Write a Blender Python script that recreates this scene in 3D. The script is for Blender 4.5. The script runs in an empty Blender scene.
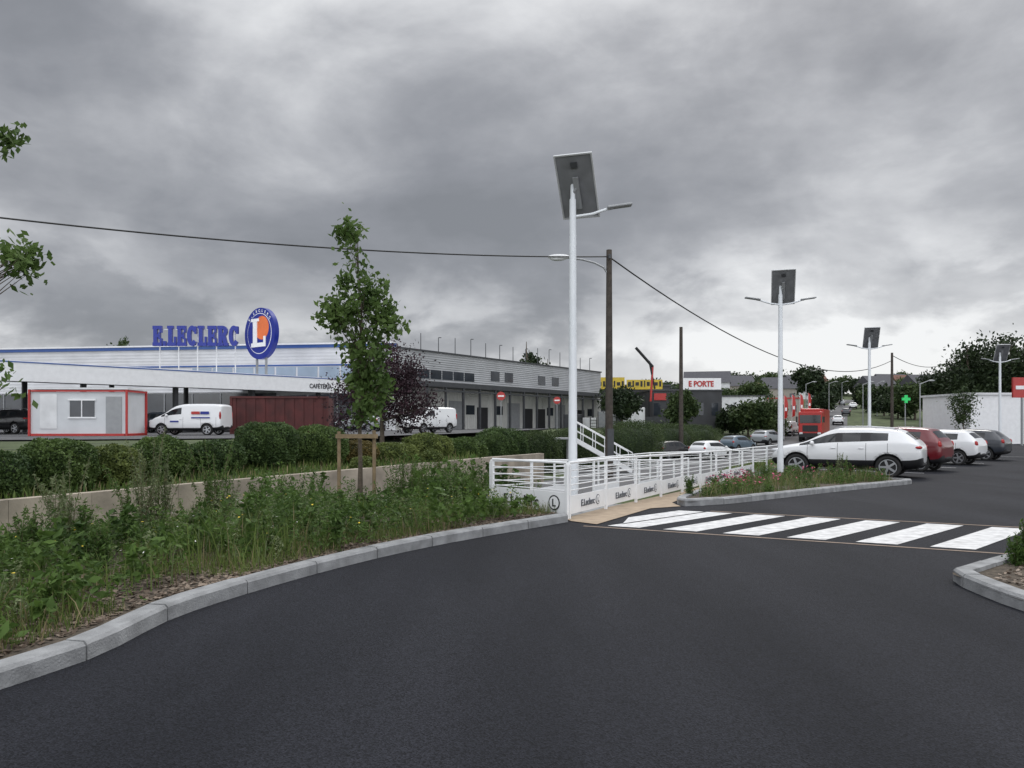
import bpy, bmesh, math, random
import numpy as np
from mathutils import Vector, Matrix
from mathutils.bvhtree import BVHTree
random.seed(7); rng=np.random.default_rng(7)
scene=bpy.context.scene
COL=scene.collection
# ---------------------------------------------------------------- materials
def newmat(name):
    m=bpy.data.materials.new(name); m.use_nodes=True
    nt=m.node_tree; b=nt.nodes['Principled BSDF']
    return m,nt,b
def N(nt,t,**k):
    n=nt.nodes.new(t)
    for a,v in k.items(): setattr(n,a,v)
    return n
def mat(name,col,rough=.6,var=.15,scale=6,bump=0,bscale=40,metal=0,spec=.5,coat=0,coords='Object',emit=0):
    m,nt,b=newmat(name)
    b.inputs['Roughness'].default_value=rough; b.inputs['Metallic'].default_value=metal
    b.inputs['Specular IOR Level'].default_value=spec
    b.inputs['Coat Weight'].default_value=coat
    if emit: b.inputs['Emission Color'].default_value=(*col,1); b.inputs['Emission Strength'].default_value=emit
    tc=N(nt,'ShaderNodeTexCoord')
    no=N(nt,'ShaderNodeTexNoise'); no.inputs['Scale'].default_value=scale; no.inputs['Detail'].default_value=6
    nt.links.new(tc.outputs[coords],no.inputs['Vector'])
    r=N(nt,'ShaderNodeValToRGB')
    r.color_ramp.elements[0].position=.3; r.color_ramp.elements[1].position=.7
    r.color_ramp.elements[0].color=(*[c*(1-var) for c in col],1)
    r.color_ramp.elements[1].color=(*[min(1,c*(1+var)) for c in col],1)
    nt.links.new(no.outputs['Fac'],r.inputs['Fac']); nt.links.new(r.outputs['Color'],b.inputs['Base Color'])
    if bump:
        n2=N(nt,'ShaderNodeTexNoise'); n2.inputs['Scale'].default_value=bscale; n2.inputs['Detail'].default_value=4
        nt.links.new(tc.outputs[coords],n2.inputs['Vector'])
        bp=N(nt,'ShaderNodeBump'); bp.inputs['Strength'].default_value=bump; bp.inputs['Distance'].default_value=.02
        nt.links.new(n2.outputs['Fac'],bp.inputs['Height']); nt.links.new(bp.outputs['Normal'],b.inputs['Normal'])
    return m
def leafmat(name,c1,c2,scale=1.5,trans=.25):
    m,nt,b=newmat(name)
    b.inputs['Roughness'].default_value=.6; b.inputs['Specular IOR Level'].default_value=.25
    geo=N(nt,'ShaderNodeNewGeometry'); tc=N(nt,'ShaderNodeTexCoord')
    no=N(nt,'ShaderNodeTexNoise'); no.inputs['Scale'].default_value=scale; no.inputs['Detail'].default_value=3
    nt.links.new(tc.outputs['Object'],no.inputs['Vector'])
    ma=N(nt,'ShaderNodeMath',operation='MULTIPLY_ADD'); ma.inputs[1].default_value=.45
    nt.links.new(geo.outputs['Random Per Island'],ma.inputs[0])
    m2=N(nt,'ShaderNodeMath',operation='MULTIPLY_ADD'); m2.inputs[1].default_value=1.6; m2.inputs[2].default_value=-.52
    nt.links.new(no.outputs['Fac'],m2.inputs[0]); nt.links.new(m2.outputs[0],ma.inputs[2])
    r=N(nt,'ShaderNodeValToRGB'); r.color_ramp.elements[0].color=(*c1,1); r.color_ramp.elements[1].color=(*c2,1)
    r.color_ramp.elements[0].position=.1; r.color_ramp.elements[1].position=.9
    nt.links.new(ma.outputs[0],r.inputs['Fac']); nt.links.new(r.outputs['Color'],b.inputs['Base Color'])
    tr=N(nt,'ShaderNodeBsdfTranslucent'); nt.links.new(r.outputs['Color'],tr.inputs['Color'])
    mx=N(nt,'ShaderNodeMixShader'); mx.inputs[0].default_value=trans
    nt.links.new(b.outputs[0],mx.inputs[1]); nt.links.new(tr.outputs[0],mx.inputs[2])
    nt.links.new(mx.outputs[0],nt.nodes['Material Output'].inputs['Surface'])
    return m
def asphalt():
    m,nt,b=newmat('asphalt')
    tc=N(nt,'ShaderNodeTexCoord')
    big=N(nt,'ShaderNodeTexNoise'); big.inputs['Scale'].default_value=.35; big.inputs['Detail'].default_value=7
    mp=N(nt,'ShaderNodeMapping'); mp.inputs['Rotation'].default_value=(0,0,.45); mp.inputs['Scale'].default_value=(2.6,.5,1)
    nt.links.new(tc.outputs['Object'],mp.inputs['Vector']); nt.links.new(mp.outputs[0],big.inputs['Vector'])
    fine=N(nt,'ShaderNodeTexVoronoi'); fine.inputs['Scale'].default_value=110
    nt.links.new(tc.outputs['Object'],fine.inputs['Vector'])
    r1=N(nt,'ShaderNodeValToRGB'); r1.color_ramp.elements[0].position=.32; r1.color_ramp.elements[1].position=.72
    r1.color_ramp.elements[0].color=(.0072,.0080,.0115,1); r1.color_ramp.elements[1].color=(.0158,.0168,.0222,1)
    nt.links.new(big.outputs['Fac'],r1.inputs['Fac'])
    r2=N(nt,'ShaderNodeValToRGB'); r2.color_ramp.elements[0].position=0; r2.color_ramp.elements[1].position=1
    r2.color_ramp.elements[0].color=(.45,.45,.45,1); r2.color_ramp.elements[1].color=(2.0,1.98,1.92,1)
    sp=N(nt,'ShaderNodeSeparateColor'); nt.links.new(fine.outputs['Color'],sp.inputs[0]); nt.links.new(sp.outputs[0],r2.inputs['Fac'])
    mx=N(nt,'ShaderNodeMix',data_type='RGBA',blend_type='MULTIPLY'); mx.inputs[0].default_value=1
    nt.links.new(r1.outputs[0],mx.inputs[6]); nt.links.new(r2.outputs[0],mx.inputs[7])
    nt.links.new(mx.outputs[2],b.inputs['Base Color'])
    b.inputs['Roughness'].default_value=.82; b.inputs['Specular IOR Level'].default_value=.18
    bp=N(nt,'ShaderNodeBump'); bp.inputs['Strength'].default_value=.5; bp.inputs['Distance'].default_value=.006
    nt.links.new(fine.outputs['Distance'],bp.inputs['Height']); nt.links.new(bp.outputs[0],b.inputs['Normal'])
    return m
def ribmat(name,col,axis='Z',per=3.0,rough=.45,bs=.7):
    m,nt,b=newmat(name); b.inputs['Roughness'].default_value=rough
    tc=N(nt,'ShaderNodeTexCoord'); w=N(nt,'ShaderNodeTexWave',bands_direction=axis); w.inputs['Scale'].default_value=per
    nt.links.new(tc.outputs['Object'],w.inputs['Vector'])
    no=N(nt,'ShaderNodeTexNoise'); no.inputs['Scale'].default_value=.4; no.inputs['Detail'].default_value=6
    nt.links.new(tc.outputs['Object'],no.inputs['Vector'])
    r=N(nt,'ShaderNodeValToRGB'); r.color_ramp.elements[0].position=.3; r.color_ramp.elements[1].position=.7
    r.color_ramp.elements[0].color=(*[c*.82 for c in col],1); r.color_ramp.elements[1].color=(*[c*1.08 for c in col],1)
    nt.links.new(no.outputs['Fac'],r.inputs['Fac']); nt.links.new(r.outputs[0],b.inputs['Base Color'])
    bp=N(nt,'ShaderNodeBump'); bp.inputs['Strength'].default_value=bs; bp.inputs['Distance'].default_value=.05
    nt.links.new(w.outputs['Fac'],bp.inputs['Height']); nt.links.new(bp.outputs[0],b.inputs['Normal'])
    return m
M={}
M['asphalt']=asphalt()
M['road']=mat('old_asphalt',(.085,.085,.09),.85,.2,2)
M['paint']=mat('road_paint',(.60,.60,.60),.7,.24,7,.2,120)
M['edge']=mat('edge_line',(.24,.18,.14),.8,.15,8)
M['sand']=mat('sand_paving',(.36,.28,.20),.9,.16,5,.3,90)
M['concrete']=mat('kerb_concrete',(.27,.275,.28),.9,.28,5,.4,60)
M['wallc']=mat('old_concrete',(.33,.285,.23),.95,.3,1.6,.5,12)
M['ground']=mat('earth_grass',(.060,.080,.030),1,.5,.7,.5,8)
M['mulch']=mat('mulch_soil',(.085,.068,.05),1,.5,18,.9,45)
M['chip']=leafmat('mulch_chips',(.06,.04,.028),(.28,.22,.17),3,.0)
M['white']=mat('white_paint',(.82,.83,.84),.4,.05,3)
M['white2']=mat('white_weathered',(.68,.69,.70),.5,.12,1.5)
M['pole']=mat('white_pole',(.74,.77,.80),.35,.06,2)
M['grey']=mat('grey_metal',(.30,.31,.32),.45,.1,3,metal=.2)
M['pale']=mat('pale_aluminium',(.5,.51,.52),.4,.1,3,metal=.2)
M['dark']=mat('dark_plastic',(.018,.018,.02),.6,.2,5)
M['darkgrey']=mat('dark_grey_metal',(.05,.053,.058),.5,.2,3)
M['print']=mat('grey_print',(.12,.13,.15),.5,.1,3)
M['panelback']=mat('panel_backsheet',(.18,.185,.195),.5,.18,4)
M['cell']=mat('solar_cell',(.01,.014,.04),.15,.1,4)
M['glass']=mat('car_glass',(.012,.015,.018),.06,.1,2,spec=.6)
M['winglass']=mat('window_glass',(.03,.036,.045),.1,.3,1,spec=.6)
M['wood']=mat('pole_wood',(.060,.050,.042),.9,.3,5,.5,30)
M['stake']=mat('stake_wood',(.21,.155,.09),.85,.25,6,.3,40)
M['bark']=mat('bark',(.10,.08,.06),.95,.3,9,.6,30)
M['tyre']=mat('tyre_rubber',(.018,.018,.018),.85,.2,8)
M['rim']=mat('alloy_rim',(.42,.43,.45),.3,.06,5,metal=.7)
M['lamp']=mat('clear_lens',(.6,.62,.64),.12,.05,5)
M['red_lens']=mat('red_lens',(.35,.012,.012),.15,.1,5)
M['redp']=mat('red_paint',(.42,.028,.024),.35,.06,3)
M['redp2']=mat('oxide_red',(.075,.014,.013),.65,.35,1.5)
M['blue']=mat('sign_blue',(.008,.022,.24),.35,.05,3)
M['bluel']=mat('fascia_blue',(.045,.11,.34),.45,.05,3)
M['orange']=mat('sign_orange',(.72,.17,.05),.4,.2,.8)
M['yellow']=mat('sign_yellow',(.55,.40,.03),.45,.15,1.2)
M['green']=mat('sign_green',(.02,.50,.12),.4,.08,3,emit=.3)
M['clad']=ribmat('grey_cladding',(.40,.41,.42),'Z',1.4)
M['cladv']=ribmat('pale_cladding',(.60,.60,.57),'X',1.6)
M['cladw']=ribmat('white_cladding',(.70,.71,.73),'Z',1.0,bs=.35)
M['roofblue']=mat('glazed_facade',(.30,.38,.48),.3,.12,.6)
M['cable']=mat('cable_black',(.012,.012,.012),.6,.1,3)
M['tile']=mat('roof_slate',(.07,.07,.08),.8,.2,3)
M['tilered']=mat('roof_tile',(.16,.08,.06),.85,.2,3)
M['render']=mat('house_render',(.36,.33,.29),.9,.12,2)
M['plate']=mat('number_plate',(.62,.62,.60),.5,.03,3)
M['shed']=mat('dark_shed',(.04,.042,.046),.6,.25,.7)
M['cabin']=mat('cabin_panel',(.58,.60,.62),.5,.08,1)
M['stalk']=mat('stalk',(.13,.12,.06),.8,.3,6)
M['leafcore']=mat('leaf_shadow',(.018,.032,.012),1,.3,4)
M['leaf_sap']=leafmat('sapling_leaves',(.040,.078,.020),(.14,.215,.06),1.6,.4)
M['leaf_hedge']=leafmat('hedge_leaves',(.020,.043,.015),(.095,.15,.046),1.6,.2)
M['leaf_hedge3']=leafmat('hedge_leaves_fresh',(.026,.053,.015),(.12,.18,.050),1.6,.2)
M['leaf_hedge2']=leafmat('hedge_leaves_light',(.050,.075,.018),(.20,.24,.07),1.3,.2)
M['leaf_purple']=leafmat('purple_leaves',(.016,.010,.014),(.062,.030,.040),1.1,.12)
M['leaf_dark']=leafmat('dark_tree_leaves',(.010,.020,.009),(.040,.062,.023),.35,.1)
M['leaf_mid']=leafmat('mid_tree_leaves',(.022,.042,.015),(.08,.115,.038),.4,.15)
M['leaf_red']=leafmat('red_shrub_leaves',(.05,.045,.015),(.17,.13,.04),1.3,.12)
M['grass']=leafmat('grass_blades',(.055,.090,.020),(.17,.23,.062),.8,.35)
M['dry']=leafmat('dry_blades',(.15,.125,.062),(.34,.28,.16),1.4)
M['weed']=leafmat('weed_leaves',(.024,.055,.012),(.12,.20,.045),.9,.32)
M['weedgrey']=leafmat('silvery_weed',(.09,.12,.055),(.22,.26,.13),1.4,.3)
M['leaf_haze']=leafmat('hazed_leaves',(.035,.05,.042),(.075,.098,.075),.05,.1)  # distance haze mixed into the leaf colours
M['fyel']=mat('yellow_flower',(.75,.55,.04),.6,.1,9)
M['fwhi']=mat('white_flower',(.75,.75,.7),.6,.1,9)
M['fred']=mat('pink_flower',(.38,.05,.12),.6,.2,9)
# ---------------------------------------------------------------- builders
def link(o,parent=None):
    COL.objects.link(o)
    if parent is not None: o.parent=parent
    return o
def thing(name,label,category,loc=(0,0,0),rz=0,group=None):
    o=bpy.data.objects.new(name,None); o.empty_display_size=.3
    o.location=loc; o.rotation_euler=(0,0,rz); link(o)
    o['label']=label; o['category']=category
    if group: o['group']=group
    return o
class MB:
    def __init__(s): s.v=[];s.f=[];s.m=[];s.sm=[]
    def add(s,vs,fs,mi=0,sm=False):
        b=len(s.v); s.v+= [tuple(v) for v in vs]
        for f in fs: s.f.append([b+i for i in f]); s.m.append(mi); s.sm.append(sm)
    def box(s,c,d,mi=0,rz=0,rx=0,ry=0,ch=0):
        x,y,z=[a/2 for a in d]
        vs=[Vector((sx*x,sy*y,sz*z)) for sz in(-1,1) for sy in(-1,1) for sx in(-1,1)]
        R=Matrix.Rotation(rz,3,'Z')@Matrix.Rotation(ry,3,'Y')@Matrix.Rotation(rx,3,'X')
        vs=[R@v+Vector(c) for v in vs]
        s.add(vs,[(0,2,3,1),(4,5,7,6),(0,1,5,4),(2,6,7,3),(0,4,6,2),(1,3,7,5)],mi)
    def cyl(s,p0,p1,r0,r1=None,seg=12,mi=0,caps=True,sm=True):
        if r1 is None: r1=r0
        p0=Vector(p0);p1=Vector(p1); a=(p1-p0).normalized()
        u=a.orthogonal().normalized(); w=a.cross(u)
        vs=[];
        for p,r in((p0,r0),(p1,r1)):
            for i in range(seg):
                t=2*math.pi*i/seg; vs.append(p+u*(math.cos(t)*r)+w*(math.sin(t)*r))
        s.add(vs,[(i,(i+1)%seg,seg+(i+1)%seg,seg+i) for i in range(seg)],mi,sm)
        if caps: s.add(vs,[list(range(seg))[::-1],list(range(seg,2*seg))],mi,False)
    def tube(s,pts,r,seg=8,mi=0):
        for i in range(len(pts)-1):
            ra=r[i] if isinstance(r,(list,tuple)) else r; rb=r[i+1] if isinstance(r,(list,tuple)) else r
            s.cyl(pts[i],pts[i+1],ra,rb,seg,mi,caps=True)
    def prism(s,poly,z0,z1,mi=0,mtop=None):
        n=len(poly); vs=[(p[0],p[1],z0) for p in poly]+[(p[0],p[1],z1) for p in poly]
        s.add(vs,[(i,(i+1)%n,n+(i+1)%n,n+i) for i in range(n)],mi)
        s.add(vs,[list(range(n))[::-1]],mi); s.add(vs,[list(range(n,2*n))],mi if mtop is None else mtop)
    def ell(s,c,d,mi=0,seg=12,rings=8):
        vs=[];fs=[]
        for j in range(rings+1):
            ph=math.pi*j/rings
            for i in range(seg):
                t=2*math.pi*i/seg
                vs.append((c[0]+d[0]*math.sin(ph)*math.cos(t),c[1]+d[1]*math.sin(ph)*math.sin(t),c[2]+d[2]*math.cos(ph)))
        for j in range(rings):
            for i in range(seg): fs.append((j*seg+i,(j+1)*seg+i,(j+1)*seg+(i+1)%seg,j*seg+(i+1)%seg))
        s.add(vs,fs,mi,True)
    def ext(s,poly,y0,y1,mi=0):
        n=len(poly); vs=[(p[0],y0,p[1]) for p in poly]+[(p[0],y1,p[1]) for p in poly]
        s.add(vs,[(i,(i+1)%n,n+(i+1)%n,n+i) for i in range(n)]+[list(range(n)),list(range(n,2*n))[::-1]],mi)
    def mesh(s,name,mats):
        me=bpy.data.meshes.new(name); me.from_pydata(s.v,[],s.f)
        for m in mats: me.materials.append(m)
        me.polygons.foreach_set('material_index',s.m); me.polygons.foreach_set('use_smooth',s.sm)
        me.validate(); me.update(); return me
    def obj(s,name,mats,parent=None,bevel=0,**props):
        o=bpy.data.objects.new(name,s.mesh(name,mats)); link(o,parent)
        if bevel:
            b=o.modifiers.new('bevel','BEVEL'); b.width=bevel; b.segments=2; b.limit_method='ANGLE'
        for k,v in props.items(): o[k]=v
        return o
def part(name,mats,parent,fn,bevel=0):
    b=MB(); fn(b); return b.obj(name,mats if isinstance(mats,list) else [mats],parent,bevel)
def np_mesh(name,verts,nv,faces_sizes,loops,mats,midx=None):
    me=bpy.data.meshes.new(name)
    me.vertices.add(len(verts)); me.vertices.foreach_set('co',verts.astype(np.float32).ravel())
    me.loops.add(len(loops)); me.loops.foreach_set('vertex_index',loops.astype(np.int32))
    st=np.concatenate([[0],np.cumsum(faces_sizes)[:-1]]).astype(np.int32)
    me.polygons.add(len(faces_sizes)); me.polygons.foreach_set('loop_start',st)
    me.polygons.foreach_set('loop_total',faces_sizes.astype(np.int32))
    for m in mats: me.materials.append(m)
    if midx is not None: me.polygons.foreach_set('material_index',midx.astype(np.int32))
    me.update(calc_edges=True); return me
def leaves_mesh(name,cen,size,mats,midx=None,flat=0.0,aspect=.55):
    n=len(cen); a=rng.normal(size=(n,3)); 
    a/=np.linalg.norm(a,axis=1)[:,None]
    if flat: a[:,2]*=(1-flat)
    b=rng.normal(size=(n,3)); 
    if flat: b[:,2]*=(1-flat)
    a/=np.linalg.norm(a,axis=1)[:,None]
    b-= (b*a).sum(1)[:,None]*a; b/=np.linalg.norm(b,axis=1)[:,None]
    s=(size if np.ndim(size) else np.full(n,size))*(.6+.8*rng.random(n)); s=s[:,None]
    v=np.stack([cen-a*s*.5,cen+b*s*.5*aspect,cen+a*s*.5,cen-b*s*.5*aspect],1).reshape(-1,3)
    lo=np.arange(4*n)
    return np_mesh(name,v,4*n,np.full(n,4),lo,mats,midx)
def blades_mesh(name,base,h,w,lean,mats,midx=None):
    n=len(base); t=rng.random(n)*2*np.pi; d=np.stack([np.cos(t),np.sin(t),0*t],1)
    t2=rng.random(n)*2*np.pi; l=np.stack([np.cos(t2),np.sin(t2),0*t],1)*(lean*h)[:,None]
    up=np.stack([0*h,0*h,h],1); w=w[:,None]
    mid=base+up*.55+l*.35; tip=base+up+l
    v=np.stack([base-d*w,base+d*w,mid-d*w*.8,mid+d*w*.8,tip],1).reshape(-1,3)
    k=np.arange(n)*5
    lo=np.stack([k,k+1,k+3,k+2,k+2,k+3,k+4],1).ravel()
    fs=np.tile([4,3],n)
    return np_mesh(name,v,0,fs,lo,mats,None if midx is None else np.repeat(midx,2))
def text_mesh(s,size,ext=.02,off=.0,mat_=None,align='LEFT'):
    c=bpy.data.curves.new('lettering','FONT'); c.body=s; c.size=size; c.extrude=ext; c.offset=off; c.align_x=align
    o=bpy.data.objects.new('tmp',c); COL.objects.link(o)
    dg=bpy.context.evaluated_depsgraph_get(); me=bpy.data.meshes.new_from_object(o.evaluated_get(dg))
    bpy.data.objects.remove(o); me.materials.clear(); me.materials.append(mat_); return me
def text(name,s,size,loc,rz,parent,mt,ext=.02,off=0,width=None,align='LEFT'):
    me=text_mesh(s,size,ext,off,mt,align); o=bpy.data.objects.new(name,me); link(o,parent)
    o.location=loc; o.rotation_euler=(math.pi/2,0,rz)
    if width:
        xs=[v.co.x for v in me.vertices]; k=width/(max(xs)-min(xs)); 
        for v in me.vertices: v.co.x*=k
    return o
def slab_letter(b,ch,x0,z0,w,h,d):
    cnt=[0]
    def poly(P):
        cnt[0]+=1; e=.002*cnt[0]; b.ext([(x0+a*w,z0+c*h) for a,c in P],-d/2-e,d/2+e)
    R=lambda a,c,e,f: poly([(a,e),(c,e),(c,f),(a,f)])
    if ch=='E':
        R(.08,.48,0,1); R(0,.96,.83,1.0); R(0,1,0,.17); R(.48,.74,.42,.58); R(.76,.96,.66,.83); R(.80,1,.17,.38); R(.64,.80,.33,.67)
    elif ch=='L':
        R(.12,.54,0,1); R(0,1,0,.17); R(0,.68,.86,1); R(.78,1,.17,.46)
    elif ch=='.': R(.0,1,0,.24)
    elif ch in'CR':
        if ch=='C': cx,cz,rx,rz_,ix,iz,a0,a1=.52,.5,.52,.51,.14,.31,38,322
        else: cx,cz,rx,rz_,ix,iz,a0,a1=.50,.725,.46,.275,.12,.10,-90,90
        n=20
        for i in range(n):
            t0=math.radians(a0+(a1-a0)*i/n); t1=math.radians(a0+(a1-a0)*(i+1)/n)
            poly([(cx+ix*math.cos(t0),cz+iz*math.sin(t0)),(cx+rx*math.cos(t0),cz+rz_*math.sin(t0)),(cx+rx*math.cos(t1),cz+rz_*math.sin(t1)),(cx+ix*math.cos(t1),cz+iz*math.sin(t1))]); cnt[0]=i%2
        cnt[0]=3
        if ch=='C': R(.76,.96,.60,.97)
        else:
            R(.08,.46,0,1); R(0,.52,.84,1); R(.46,.52,.45,.62); R(0,.56,0,.15); poly([(.40,.5),(.76,.5),(1.0,.0),(.64,.0)]); R(.64,1.04,0,.15)
# ---------------------------------------------------------------- terrain
def itp(y,pts): return float(np.interp(y,[p[0] for p in pts],[p[1] for p in pts]))
def sm(t): t=max(0,min(1,t)); return t*t*(3-2*t)
LX=[(-30,-12),(0,-4.6),(4.54,-3.16),(5.33,-2.92),(6.4,-2.8),(8.2,-2.07),(9.9,-1.04),(12.0,.55),(12.5,.92),(24.9,7.85),(37,14),(50,23),(70,36),(88,50),(150,95),(900,600)]
WX=[(-30,-40),(11,-14.3),(16,-10.8),(30,-.87),(33,1.2),(36,3),(50,5),(72,12),(90,22),(150,45),(900,400)]
RX=[(0,-10),(20,-3),(30,3),(50,10),(62,17),(72,24),(88,34.6),(150,62),(300,133),(420,190),(900,420)]
ZC=[(0,-.75),(20,-.8),(45,-1.3),(62,-1.35),(72,-1.05),(88,-.6),(110,.6),(150,2.8),(300,11),(420,15),(900,24)]
ZR=[(14,0),(22,-.15),(40,-.25),(85,-.5),(110,.6),(150,2.8),(300,11),(420,15),(900,24)]
ZP=[(0,.75),(110,.8),(150,2.8),(300,11),(420,15),(900,24)]
def rampz(y): return max(-.85,min(0,-(y-13.2)*.082))
def H(x,y):
    L=itp(y,LX); W=itp(y,WX); zr=itp(y,ZR); zc=itp(y,ZC)
    if x>=L: z=zr
    else:
        dl=L-x; st=itp(y,[(13,3.6),(20,.4)]); z0=zr+(.07 if y<12.5 else 0)
        z=z0+(zc-z0)*sm((dl-st)/4)
        dw=W-x
        if dw>0:
            wd=itp(y,[(30,.5),(36,7)]); wt=itp(y,[(11,-.2),(16,-.15),(30,.12),(36,.3)])
            zp=wt+(itp(y,ZP)-wt)*sm((dw-wd-1)/8)
            z=z+(zp-z)*sm(dw/wd)
        if 13.2<y<27 and dl<2.4: z=min(z,rampz(y)-.08)
    if y>40:
        r=abs(x-itp(y,RX)); w=1-sm((r-5)/4); z=z+(zc-z)*w
    if y>200:
        k=min(1,(y-200)/150); z+=k*(3*math.sin(x*.011+1)+2*math.sin(x*.027+y*.01))*(1 if abs(x-itp(y,RX))>15 else .0)
    return z
def build_terrain():
    xs=np.unique(np.concatenate([np.arange(-700,-60,40),np.arange(-60,-20,4),np.arange(-20,32,.5),np.arange(32,80,3),np.arange(80,1000,40)]))
    ys=np.unique(np.concatenate([np.arange(-60,-5,8),np.arange(-5,46,.5),np.arange(46,112,2),np.arange(112,310,10),np.arange(310,1000,40),[14,22,40,85]]))
    nx,ny=len(xs),len(ys); vs=[]
    for y in ys:
        L=itp(y,LX)
        for x in xs:
            z=H(x,y)
            if x>L-1.2 and y<12.6: z=min(z,0)-.06
            elif x>L-.3 and y<95: z-=.05
            vs.append((x,y,z))
    fs=[(j*nx+i,j*nx+i+1,(j+1)*nx+i+1,(j+1)*nx+i) for j in range(ny-1) for i in range(nx-1)]
    b=MB(); b.add(vs,fs,0,True); b.obj('ground',[M['ground']],kind='structure')
build_terrain()
def sheet(name,poly,mt,off,fn=None,step=1.0,kind='structure'):
    bm=bmesh.new(); vs=[bm.verts.new((p[0],p[1],0)) for p in poly]; bm.faces.new(vs)
    ys=[p[1] for p in poly]
    cuts=[y for y in list(np.arange(math.ceil(min(ys)),max(ys),step))+[14,22,40,85] if min(ys)<y<max(ys)]
    for y in cuts: bmesh.ops.bisect_plane(bm,geom=bm.verts[:]+bm.edges[:]+bm.faces[:],plane_co=(0,float(y),0),plane_no=(0,1,0))
    if name=='mulch_bed':
        for x in np.arange(-12,1,.75): bmesh.ops.bisect_plane(bm,geom=bm.verts[:]+bm.edges[:]+bm.faces[:],plane_co=(float(x),0,0),plane_no=(1,0,0))
    if fn is None: fn=lambda x,y:itp(y,ZR)
    for v in bm.verts: v.co.z=fn(v.co.x,v.co.y)+off
    bmesh.ops.triangulate(bm,faces=bm.faces[:]); bmesh.ops.recalc_face_normals(bm,faces=bm.faces[:])
    if sum(f.normal.z for f in bm.faces)<0: bmesh.ops.reverse_faces(bm,faces=bm.faces[:])
    me=bpy.data.meshes.new(name); bm.to_mesh(me); bm.free(); me.materials.append(mt)
    o=bpy.data.objects.new(name,me); link(o)
    if kind: o['kind']=kind
    return o
def cr(pts,n=6,closed=False):
    out=[]; P=[Vector(p) for p in pts]; k=len(P)
    rng_=range(k) if closed else range(k-1)
    for i in rng_:
        if closed: p0,p1,p2,p3=P[(i-1)%k],P[i],P[(i+1)%k],P[(i+2)%k]
        else: p0,p1,p2,p3=P[max(i-1,0)],P[i],P[i+1],P[min(i+2,k-1)]
        for j in range(n):
            t=j/n; out.append(.5*((2*p1)+(-p0+p2)*t+(2*p0-5*p1+4*p2-p3)*t*t+(-p0+3*p1-3*p2+p3)*t**3))
    if not closed: out.append(P[-1])
    return out
KL=cr([(-8,-6),(-4.5,1),(-3.06,4.54),(-2.82,5.33),(-2.71,6.4),(-1.97,8.2),(-.94,9.9),(.9,12.16)])
left=[(p.x-.08,p.y) for p in KL]+[(.86,12.5),(7.8,24.9),(14.2,37),(23.2,50),(36,70),(45,83)]
sheet('car_park_asphalt',left+[(120,83),(120,-12),(-9,-12)],M['asphalt'],0.0)
sheet('ramp_path',[(.84,12.55),(7.75,24.85),(5.9,25.2),(-.5,13.9),(-.45,13.7)],M['concrete'],.01,fn=lambda x,y:rampz(y))
b=MB(); ys=list(np.arange(20,112,2))+list(np.arange(112,900,12)); vs=[]
for y in ys:
    x=itp(y,RX); z=itp(y,ZC)+.04; vs+=[(x-4.2,y,z),(x+4.2,y,z)]
b.add(vs,[(2*i,2*i+1,2*i+3,2*i+2) for i in range(len(ys)-1)]); b.obj('main_road',[M['road']],kind='structure')
b=MB()
for y in np.arange(60,400,9):
    x=itp(y,RX);x2=itp(y+3,RX); b.add([(x-.08,y,itp(y,ZC)+.06),(x+.08,y,itp(y,ZC)+.06),(x2+.08,y+3,itp(y+3,ZC)+.06),(x2-.08,y+3,itp(y+3,ZC)+.06)],[(0,1,2,3)])
b.obj('road_centre_line',[M['paint']],kind='structure')
sheet('supermarket_yard',[(-75,38),(-40,30),(-20,33),(-9,38),(-4,50),(2,75),(8,104),(-11,72),(-62,80)],M['road'],.05,fn=lambda x,y:.78,step=4)
def kerb(name,pts,w=.17,h=.13,side=1,block=1.0,closed=False):
    P=[Vector((p[0],p[1],0)) for p in pts]
    if closed: P.append(P[0])
    cum=[0]
    for i in range(len(P)-1): cum.append(cum[-1]+(P[i+1]-P[i]).length)
    tot=cum[-1]
    def at(s):
        s=max(0,min(tot,s)); i=max(0,min(len(P)-2,int(np.searchsorted(cum,s))-1)); t=(s-cum[i])/max(1e-6,cum[i+1]-cum[i]); return P[i].lerp(P[i+1],t)
    def fr(s):
        p=at(s); d=(at(s+.08)-at(s-.08)).normalized(); n=Vector((-d.y,d.x,0))*side; return p,n
    prof=[(0,-.12),(0,h-.025),(.022,h),(w,h),(w,-.12)]
    bb=MB(); nb=max(1,round(tot/block))
    for k in range(nb):
        a=tot*k/nb+.008; e=tot*(k+1)/nb-.008; dz=random.uniform(-.005,.005); ring=[]
        for j in range(4):
            s=a+(e-a)*j/3; p,n=fr(s); z=itp(p.y,ZR)
            ring+=[(p.x+n.x*o,p.y+n.y*o,z+q+(dz if q>0 else 0)) for o,q in prof]
        fs=[]
        for j in range(3):
            for i in range(4): fs.append((j*5+i,j*5+i+1,(j+1)*5+i+1,(j+1)*5+i))
        fs+=[(0,1,2,3,4),(15,19,18,17,16)]
        bb.add(ring,fs)
    return bb.obj(name,[M['concrete']],kind='structure')
kerb('kerb',[(p.x,p.y) for p in KL],side=1)
bed_front=[(3.3,14.5),(4.0,14.85),(4.72,15.4),(7.6,18.1),(10.2,20.4),(11.2,21.3)]
bed_back=[(11.3,21.9),(10.6,22.6),(9.6,24.3),(8.6,25.2),(8.0,24.6),(6.7,22.0),(5.0,19.0),(3.9,16.6),(3.3,15.2)]
BED=[(p.x,p.y) for p in cr([(*p,) for p in bed_front+bed_back],4,True)]
kerb('kerb',BED,side=1,closed=True)
sheet('planting_bed',BED,M['mulch'],.09)
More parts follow.
